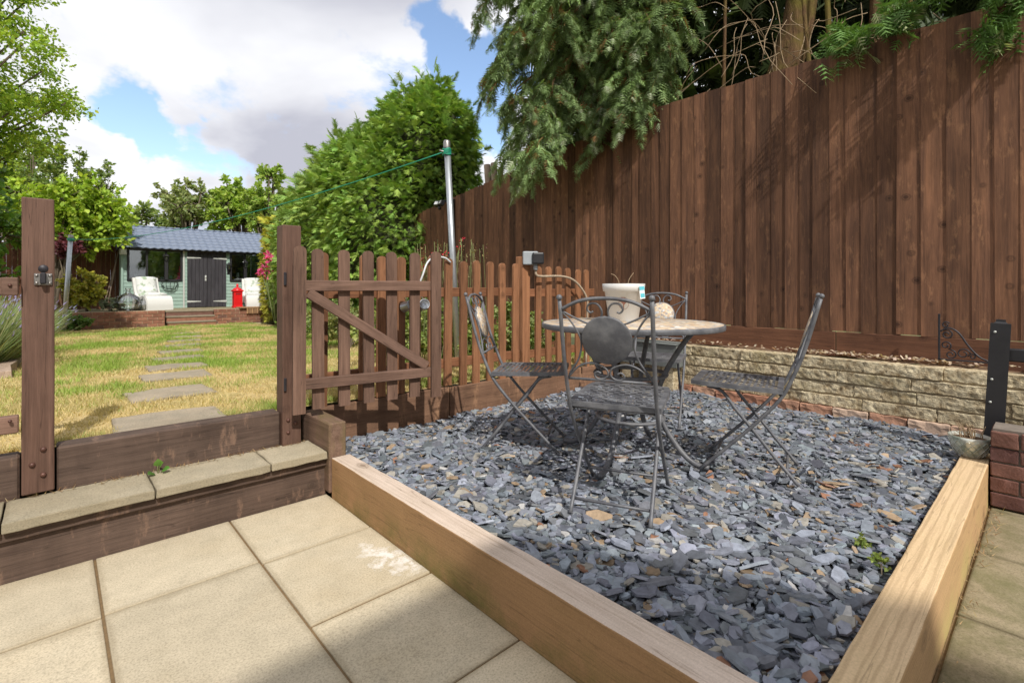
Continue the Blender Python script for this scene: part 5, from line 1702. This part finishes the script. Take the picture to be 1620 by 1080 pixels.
def dark_back():
    t = thing('conifer_tree', 'dark shaded conifer with mossy leaning trunk behind the right end of the tall fence', 'conifer', (5.7, 2.0, 0))
    bm = bmesh.new()
    c, r = limb([(5.55, 2.25, 0), (5.55, 2.22, 2.4), (5.62, 2.0, 3.2), (5.75, 1.8, 4.2), (5.9, 1.7, 6.5)], .2, .13)
    addtube(bm, c, r, 12)
    put('trunk', fromb(bm, 'trunk', True), M_BARK, t, world=True)
    bm = bmesh.new()
    rng = random.Random(9)
    for (x, y, w, lx, ly) in ((5.35, 3.0, .035, .0, .1), (5.3, 2.45, .028, .0, -.03), (5.2, 1.52, .03, .1, .12), (5.15, 1.35, .034, .0, .06), (5.2, .95, .03, .1, -.12), (5.6, 3.4, .05, .1, .2), (5.8, 1.2, .09, .1, .0)):
        c, r = limb([(x, y, 1.0), (x + lx * .3, y + ly * .3, 2.8), (x + lx, y + ly, 3.7), (x + lx * 1.5, y + ly * 2, 5.5)], w, w * .5)
        addtube(bm, c, r, 7)
    put('stems', fromb(bm, 'stems', True), M_BARK, t, world=True)
    bm = bmesh.new()
    for k in range(62):
        y = rng.gauss(1.75, .5) if k < 40 else rng.uniform(.2, 3)
        z = rng.uniform(2.95, 3.7)
        p = Vector((rng.uniform(4.85, 5.5), y, z + .3))
        d = Vector((-rng.uniform(.05, .45), rng.gauss(0, .35), rng.gauss(-.12, .3)))
        q = [p, p + d * .4 + Vector((0, 0, .04)), p + d * .8 + Vector((rng.gauss(0, .05), rng.gauss(0, .06), -.02)), p + d * 1.2 + Vector((0, rng.gauss(0, .1), -.10))]
        addtube(bm, crv(q, 3), .0032, 4)
    put('dead_twigs', fromb(bm, 'twigs', True), M_TWIG, t, world=True)
    n = 9500
    pos = np.stack([RNG.uniform(5.9, 8.2, n), RNG.uniform(-1.2, 6.2, n), RNG.uniform(2.3, 7.0, n)], 1)
    d = RNG.normal(0, 1, (n, 3)); d[:, 2] -= .6
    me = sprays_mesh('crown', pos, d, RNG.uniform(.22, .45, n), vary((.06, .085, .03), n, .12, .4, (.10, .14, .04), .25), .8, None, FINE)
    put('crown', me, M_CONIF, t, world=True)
    # small live boughs that reach over the fence
    P, D, S, C = [], [], [], []
    for (b0, tip, m, sp) in (((5.1, 1.35, 3.35), (4.52, 1.08, 3.02), 150, .10), ((5.1, .9, 3.4), (4.5, .80, 3.10), 150, .10), ((5.1, .4, 3.7), (4.5, .62, 3.24), 120, .08), ((5.1, .0, 3.5), (4.46, .20, 2.98), 260, .13), ((5.1, .1, 3.1), (4.45, .30, 2.78), 160, .08), ((5.2, .3, 3.8), (4.5, .2, 3.25), 180, .12)):
        a, b = np.array(b0), np.array(tip)
        for q in range(m):
            f = RNG.random() ** .6
            P.append(a + (b - a) * f + RNG.normal(0, sp * .7, 3) * (.4 + .6 * f)); D.append((b - a) * .8 + RNG.normal(0, .5, 3) + np.array([0, 0, -.35])); S.append(RNG.uniform(.09, .2))
            k = RNG.uniform(.75, 1.3)
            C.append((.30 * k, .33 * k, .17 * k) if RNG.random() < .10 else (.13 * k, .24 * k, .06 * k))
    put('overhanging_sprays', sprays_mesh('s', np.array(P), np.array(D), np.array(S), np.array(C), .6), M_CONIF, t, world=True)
dark_back()

# ---- broad-leaved trees and shrubs
def leafy(name, label, cat, base, clumps, n, ls, colr, alt=None, altp=.2, stem=.05, upw=.25, group=None, bark=None, spread=.33, sub=True, flat_=.85):
    """clumps: list of (centre, radius)"""
    t = thing(name, label, cat, base, group=group)
    P, D = [], []
    bm = bmesh.new()
    b0 = Vector(base)
    tot = sum(r ** 2 for c, r in clumps)
    for (c, r) in clumps:
        m = max(8, int(n * r ** 2 / tot))
        c = np.array(c, float)
        tw = max(3, int(m / 26))
        cen = c + unit(RNG.normal(0, 1, (tw, 3))) * r * RNG.uniform(.25, 1.0, (tw, 1)) ** .6 * np.array([1, 1, flat_])
        for q in range(tw):
            k = max(1, m // tw)
            dirv = cen[q] - c + np.array([0, 0, upw * r]) + RNG.normal(0, .2 * r, 3)
            dirv = dirv / (np.linalg.norm(dirv) + 1e-6)
            s = RNG.uniform(-.6, 1.0, (k, 1)) * r * spread
            P.append(cen[q] + dirv * s + RNG.normal(0, r * spread * .22, (k, 3)))
            D.append(dirv * .6 + RNG.normal(0, .6, (k, 3)))
            if sub:
                e = cen[q] + dirv * r * spread
                addtube(bm, [tuple(c), tuple((c + cen[q]) / 2 + RNG.normal(0, .04 * r, 3)), tuple(e)], [stem * .28, stem * .2, stem * .06], 4)
        cv = Vector(c)
        mid = b0.lerp(cv, .55); mid.x = b0.x * .6 + mid.x * .4; mid.y = b0.y * .6 + mid.y * .4
        cc = crv([b0 + Vector((0, 0, -.05)), mid, cv], 4)
        addtube(bm, cc, [stem * (1 - .7 * i / (len(cc) - 1)) for i in range(len(cc))], 6)
    P = np.concatenate(P); D = np.concatenate(D)
    m = len(P)
    X, Y, Z = frames(D, None, .9)
    me = scatter('crown', LEAF_V, LEAF_F, P, X, Y, Z, RNG.uniform(ls * .65, ls * 1.25, m), vary(colr, m, .1, .3, alt, altp))
    put('crown', me, M_LEAF, t, world=True)
    put('trunk', fromb(bm, 'trunk', True), bark or M_BARKG, t, world=True)
    return t
def blob(c, r, k, rs, seed=0, flat_=1.0):
    rng = random.Random(seed)
    out = []
    for i in range(k):
        v = Vector((rng.gauss(0, 1), rng.gauss(0, 1), rng.gauss(0, 1))).normalized() * rng.random() ** .45
        out.append(((c[0] + v.x * r[0], c[1] + v.y * r[1], c[2] + v.z * r[2] * flat_), rs * rng.uniform(.7, 1.25)))
    return out
# tree at the left edge with layered branches
def layered():
    rng = random.Random(3)
    base = (-2.3, 12.9, .15)
    cl = []
    for k in range(46):
        z = 3.1 + 4.6 * k / 46
        a = rng.uniform(-1.2, .9)           # spread towards the viewer's right
        L = rng.uniform(.6, 2.05) * (1.15 if 4 < z < 6 else .9)
        dx, dy = math.cos(a) * L, math.sin(a) * L * .8
        cl.append(((base[0] + .3 + dx, base[1] - .6 + dy, z + .12 * L), rng.uniform(.30, .5)))
        cl.append(((base[0] + .3 + dx * .55, base[1] - .6 + dy * .55, z), rng.uniform(.35, .55)))
    leafy('broadleaf_tree', 'bright green tree with layered branches at the left edge', 'tree', base, cl, 46000, .07, (.34, .46, .06), (.24, .38, .05),   .4, .05, .1, spread=.5, sub=False, flat_=.4)
layered()
leafy('broadleaf_shrub', 'dark green leafy shrub behind the left gate post', 'shrub', (-1.4, 13.2, .1), blob((-1.5, 13.2, 2.0), (1.0, 1.0, 1.7), 22, .55, 4), 9000, .13, (.14, .26, .05), (.2, .33, .06), .3, .05)
leafy('maple_tree', 'lime green maple left of the summer house roof', 'tree', (.0, 19.4, .3), blob((.2, 19.6, 3.25), (1.45, .9, 1.15), 26, .5, 5), 11000, .15, (.37, .49, .06), (.28, .41, .05), .4, .07)
leafy('purple_maple', 'small purple leaved maple behind the far clothes pole', 'shrub', (.25, 18.7, TZ), blob((.33, 18.7, 2.25), (.5, .4, .3), 6, .22, 6), 1400, .10, (.12, .035, .05), (.18, .05, .06), .3, .03)
leafy('yellow_shrub', 'yellow green rounded shrub behind the brick terrace wall', 'shrub', (.72, 18.7, TZ), blob((.68, 18.6, 1.15), (.55, .4, .5), 14, .26, 7), 4200, .10, (.36, .33, .05), (.28, .30, .05), .3, .03)
leafy('lavender_bush', 'low grey green bush at the foot of the yellow shrub', 'shrub', (1.2, 18.3, TZ), blob((1.15, 18.3, .62), (.35, .2, .12), 5, .16, 8), 900, .07, (.22, .25, .18), None, 0, .02)
leafy('low_shrub', 'small green plant at the left end of the brick terrace wall', 'shrub', (.34, 17.3, 0), blob((.34, 17.3, .28), (.3, .3, .18), 7, .2, 9), 1500, .08, (.13, .22, .06), None, 0, .02)
for i, (u, d, vt, lab) in enumerate(((52, 21, 224, 'slender upright tree furthest left behind the maple'), (92, 20, 219, 'tallest slender upright tree behind the maple'), (126, 21, 236, 'slender upright tree between the tallest one and the thin one'), (167, 22, 256, 'thin upright tree nearest the summer house roof'))):
    lat = (u - 810) / 793 * d
    x, y = ground(d, lat)
    zt = CAM_H + (455 - vt) * d / 793
    cl = [((x + RNG.normal(0, .10), y + RNG.normal(0, .10), z), (.45 if z < zt - 2 else .16 + .13 * (zt - z))) for z in np.linspace(2.2, zt - .1, 24)]
    leafy('upright_tree', lab, 'tree', (x, y, 0), cl, 5200, .14, (.19, .27, .08), (.28, .34, .08), .3, .03, 1.2, 'slender trees behind the maple', spread=.6, sub=False)
def bg(u, v, d, r, name, label, col, alt, n, ls, seed, k=20, rs=.6):
    lat = (u - 810) / 793 * d
    x, y = ground(d, lat)
    z = CAM_H + (455 - v) * d / 793
    leafy(name, label, 'tree', (x, y, 0), blob((x, y, z), r, k, rs, seed), n, ls, col, alt, .3, .10)
bg(296, 330, 25, (1.35, 1.2, 1.25), 'broadleaf_tree', 'round grey green tree behind the middle of the summer house roof', (.28, .34, .13), (.36, .4, .16), 5000, .17, 12, 26, .5)
bg(385, 335, 26, (1.5, 1.3, 1.7), 'laurel_tree', 'glossy bright green laurel behind the right half of the roof', (.36, .48, .09), (.25, .37, .07), 8000, .22, 13, 24, .6)
bg(425, 330, 24, (.9, 1.0, 1.9), 'broadleaf_tree', 'green tree between the laurel and the conifer hedge', (.28, .40, .08), (.34, .44, .09), 5000, .18, 14, 18, .55)
bg(232, 352, 28, (1.6, 1.2, .7), 'broadleaf_tree', 'sparse green tree behind the left end of the summer house roof', (.22, .3, .1), (.3, .37, .1), 3000, .2, 15, 12, .5)
bg(30, 300, 24, (2.4, 1.2, 2.2), 'broadleaf_tree', 'leafy yellow green tree behind the left gate post', (.34, .44, .06), (.24, .35, .05), 9000, .18, 16, 26, .7)
bg(150, 372, 23, (2.4, .8, 1.0), 'broadleaf_tree', 'low green tree above the far fence panels', (.3, .4, .06), (.22, .33, .05), 6000, .16, 17, 20, .6)

# lavender at the left edge
def lavender(x, y, r, n, label, seed):
    z0 = lawn_z(y)
    t = thing('lavender', label, 'lavender', (x, y, z0), group='lavender along the left edge of the lawn')
    a = RNG.uniform(0, 6.28, n); rr = r * RNG.random(n) ** .5
    p = np.stack([x + rr * np.cos(a) * .6, y + rr * np.sin(a) * .6, np.full(n, z0)], 1)
    d = np.stack([np.cos(a) * rr / r * .9, np.sin(a) * rr / r * .9, np.full(n, 1.0)], 1) + RNG.normal(0, .15, (n, 3))
    X, Y, Z = frames(d, None, 2.0)
    tv = [(-.006, 0, 0), (.006, 0, 0), (-.005, .55, .02), (.005, .55, .02), (0, 1, .0)]
    tf = [(0, 1, 3), (0, 3, 2), (2, 3, 4)]
    h = RNG.uniform(.4, .9, n)
    put('stems', scatter('stems', tv, tf, p, X * 1.2, Y, Z, h, vary((.22, .28, .12), n, .1, .3, (.36, .36, .18), .25)), M_GRASS, t, world=True)
    m = n // 8
    tip = p[:m] + Y[:m] * h[:m, None]
    tv2 = [(-.5, 0, 0), (.5, 0, 0), (0, 0, .5), (0, 2.6, 0)]
    tf2 = [(0, 1, 3), (1, 2, 3), (2, 0, 3)]
    fo = put('flowers', scatter('flowers', tv2, tf2, tip, X[:m], Y[:m], Z[:m], RNG.uniform(.014, .022, m), vary((.30, .27, .42), m, .1, .25)), M_PETAL, t, world=True); fo['kind'] = 'stuff'
lavender(-.75, 7.6, .62, 4200, 'nearest lavender clump at the left edge of the lawn', 1)
lavender(-.75, 9.2, .65, 3600, 'middle lavender clump behind the left gate post', 2)
lavender(-.80, 11.0, .7, 3000, 'farthest lavender clump at the left edge of the lawn', 3)
o = put('log_edging', roughbox(.2, 2.4, .16, (2, 12, 2), .03, seed=7, freq=5), M_OLD, None, (-.38, 7.7, lawn_z(7.7) + .03)); tag(o, 'weathered log edging along the left edge of the lawn', 'log')

# shrubs behind the picket fence
SH = (((2.55, 4.5, .35), .32, .55, (.26, .32, .09), 'loose pale green shrub behind the gate end of the picket fence'),
      ((3.15, 4.3, .35), .36, .62, (.22, .29, .07), 'pale green shrub behind the pickets beside the clothes pole'),
      ((3.85, 4.1, .35), .36, .60, (.24, .31, .10), 'pale green shrub behind the pickets nearest the tall fence'),
      ((3.6, 5.6, .32), .5, .7, (.17, .26, .05), 'larger green shrub against the tall fence behind the picket fence'),
      ((3.0, 6.6, .3), .45, .5, (.24, .28, .10), 'grey green shrub on the lawn edge behind the gate'),
      ((3.3, 8.2, .28), .5, .55, (.17, .25, .06), 'green shrub at the foot of the big conifer'))
for i, (b, r, h, c, lab) in enumerate(SH):
    leafy('garden_shrub', lab, 'shrub', b, blob((b[0], b[1], b[2] + h * .55), (r, r, h * .5), 13, r * .5, 40 + i), 3300, .05, c, (c[0] * 1.5, c[1] * 1.3, c[2] * 1.6), .3, .016, .5, 'shrubs in the border behind the picket fence')
def flowers(name, label, base, pts, col, r, stemcol=None, n=22):
    t = thing(name, label, 'flowers', base)
    bm = bmesh.new()
    for p in pts:
        addtube(bm, crv([base, ((base[0] + p[0]) / 2 + random.uniform(-.1, .1), (base[1] + p[1]) / 2, (base[2] + p[2]) / 2), p], 4), .004 * max(1, r / .03), 4)
        v = unit(RNG.normal(0, 1, (n, 3)))
        X, Y, Z = frames(v, None, 1.5)
        put('bloom', scatter('bloom', LEAF_V, LEAF_F, np.array(p) + v * r * RNG.uniform(.2, 1, (n, 1)), X * 1.3, Y, Z, RNG.uniform(.7, 1.2, n) * r * .8, vary(col, n, .06, .25)), M_PETAL, t, world=True)
    put('stems', fromb(bm, 'stems', True), M_STEM, t, world=True)
    return t
def atp(u, v, d):
    x, y = ground(d, (u - 810) / 793 * d)
    return (x, y, CAM_H + (455 - v) * d / 793)
flowers('pink_rose', 'pink rose bush beside the right end of the summer house', (4.35, 14.0, .1), [atp(u, v, 13.2) for u, v in ((427, 405), (432, 412), (420, 425), (430, 432), (438, 430), (424, 409), (414, 432), (476, 413))], (.72, .10, .28), .12)
flowers('red_flowers', 'tall red flower spikes behind the picket fence by the clothes pole', (3.35, 4.9, .35), [atp(u, v, 5.7) for u, v in ((731, 378), (727, 392), (686, 404), (690, 410), (665, 410), (670, 424), (705, 402), (737, 440))], (.55, .03, .06), .028, n=12)
def seed_stems():
    t = thing('dry_flower_stems', 'dry seed stems rising behind the picket fence', 'flowers', (3.2, 5.0, .35))
    bm = bmesh.new()
    P = []
    for k in range(46):
        u, v, d = random.uniform(655, 770), random.uniform(375, 430), random.uniform(5.0, 6.0)
        p = atp(u, v, d)
        addtube(bm, crv([(p[0] + random.uniform(-.1, .1), p[1] + random.uniform(-.1, .1), .35), (p[0], p[1], p[2] * .6), (p[0] + random.uniform(-.06, .06), p[1], p[2])], 3), .0032, 4)
        for q in range(9):
            P.append((p[0] + random.gauss(0, .012), p[1] + random.gauss(0, .012), p[2] - q * .022))
    put('stems', fromb(bm, 's', True), M_STEM, t, world=True)
    P = np.array(P); n = len(P)
    X, Y, Z = frames(RNG.normal(0, 1, (n, 3)))
    so = put('seed_heads', scatter('h', LEAF_V, LEAF_F, P, X, Y, Z, RNG.uniform(.012, .028, n), vary((.32, .26, .12), n, .1, .3, (.3, .12, .12), .3)), M_PETAL, t, world=True); so['kind'] = 'stuff'
seed_stems()

# ---- grass
def grass():
    n = 340000
    yy = GY0 + .1 + (LAWN_Y1 - GY0 - .4) * RNG.random(n) ** 2.1
    xx = RNG.uniform(-4.2, 4.5, n)
    # only what can be seen through the gateway and over the sleeper
    d = xx * .6756 + yy * .7373; lat = xx * .7373 - yy * .6756
    u = 810 + lat / d * 793
    keep = (u > -700) & (u < 1000)
    st = [(c.location.x, c.location.y) for c in bpy.data.objects if c.name.startswith('stepping_stone')]
    for (sx, sy) in st:
        keep &= ~((np.abs(xx - sx) < .235) & (np.abs(yy - sy) < .165))
    xx, yy = xx[keep], yy[keep]
    g = np.array([mnoise.noise(Vector((a * 1.3, b * 1.0, 3.3))) + .6 * mnoise.noise(Vector((a * 3.7, b * 3.1, 8.1))) for a, b in zip(xx, yy)])
    p_ = RNG.random(len(xx))
    bare = (g < -.38) & (p_ < .75)
    xx, yy, g = xx[~bare], yy[~bare], g[~bare]
    m = len(xx)
    z = .415 - .0283 * (yy - 3.1)
    pos = np.stack([xx, yy, z - .004], 1)
    dd = RNG.normal(0, .55, (m, 3)); dd[:, 2] = 1
    X, Y, Z = frames(dd, None, 3)
    gr = np.clip((g + .03 + RNG.normal(0, .16, m)) * 2.2, 0, 1)[:, None]
    col = np.array([.60, .49, .25]) * (1 - gr) + np.array([.27, .39, .07]) * gr
    col = col * RNG.uniform(.7, 1.2, (m, 1))
    dist = np.sqrt(xx ** 2 + yy ** 2)
    h = RNG.uniform(.014, .034, m) * (1 + .8 * gr[:, 0]) * (1 + .05 * dist)
    w = .0035 * (1 + .28 * dist)
    tv = [(-.5, 0, 0), (.5, 0, 0), (.0, 1, .25)]
    me = scatter('grass', tv, [(0, 1, 2)], pos, X, Y, Z, np.stack([w, h, h], 1), col)
    tag(put('grass', me, M_GRASS), 'short dry grass with greener patches on the lawn', 'grass', kind='stuff')
grass()
# dry straw tufts and litter along the step, and a few weeds in the slate
def litter():
    n = 760
    k = 350
    x = np.concatenate([RNG.uniform(-.2, 1.1, k), RNG.uniform(1.3, 3.6, n - k)])
    y = np.concatenate([RNG.uniform(2.955, 2.99, k), RNG.uniform(.19, .248, n - k)])
    z = np.concatenate([np.full(k, .256), np.full(n - k, .006)])
    keep = RNG.random(n) < np.where(np.arange(n) < k, .5, np.clip((x - 2.2) / 1.4, .05, 1))
    x[700:] = RNG.uniform(1.4, 4.2, 60); y[700:] = RNG.uniform(.45, 2.9, 60); z[700:] = .207; keep[700:] = True
    pos = np.stack([x, y, z], 1)[keep]; m = len(pos)
    d = RNG.normal(0, 1, (m, 3)); d[:, 2] = np.abs(d[:, 2]) * .5
    X, Y, Z = frames(d)
    me = scatter('litter', [(-.5, 0, 0), (.5, 0, 0), (.2, 1, .05)], [(0, 1, 2)], pos, X, Y, Z, np.stack([np.full(m, .004), RNG.uniform(.015, .05, m), np.full(m, .01)], 1), vary((.42, .30, .16), m, .08, .35, (.2, .11, .05), .35))
    tag(put('dry_litter', me, M_GRASS), 'dry straw and leaf litter lying along the step and timber', 'litter', kind='stuff')
litter()
for i, (u, v, lab) in enumerate(((1362, 862, 'upper of two small weeds in the slate beside the honey timber'), (1395, 900, 'lower of two small weeds in the slate beside the honey timber'))):
    d = 793 * (CAM_H - .19) / (v - 455)
    x, y = ground(d, (u - 810) / 793 * d)
    leafy('weed', lab, 'weed', (x, y, .175), blob((x, y, .205), (.022, .022, .012), 4, .02, 70 + i), 70, .018, (.24, .30, .08), None, 0, .002, .4, 'weeds in the slate')
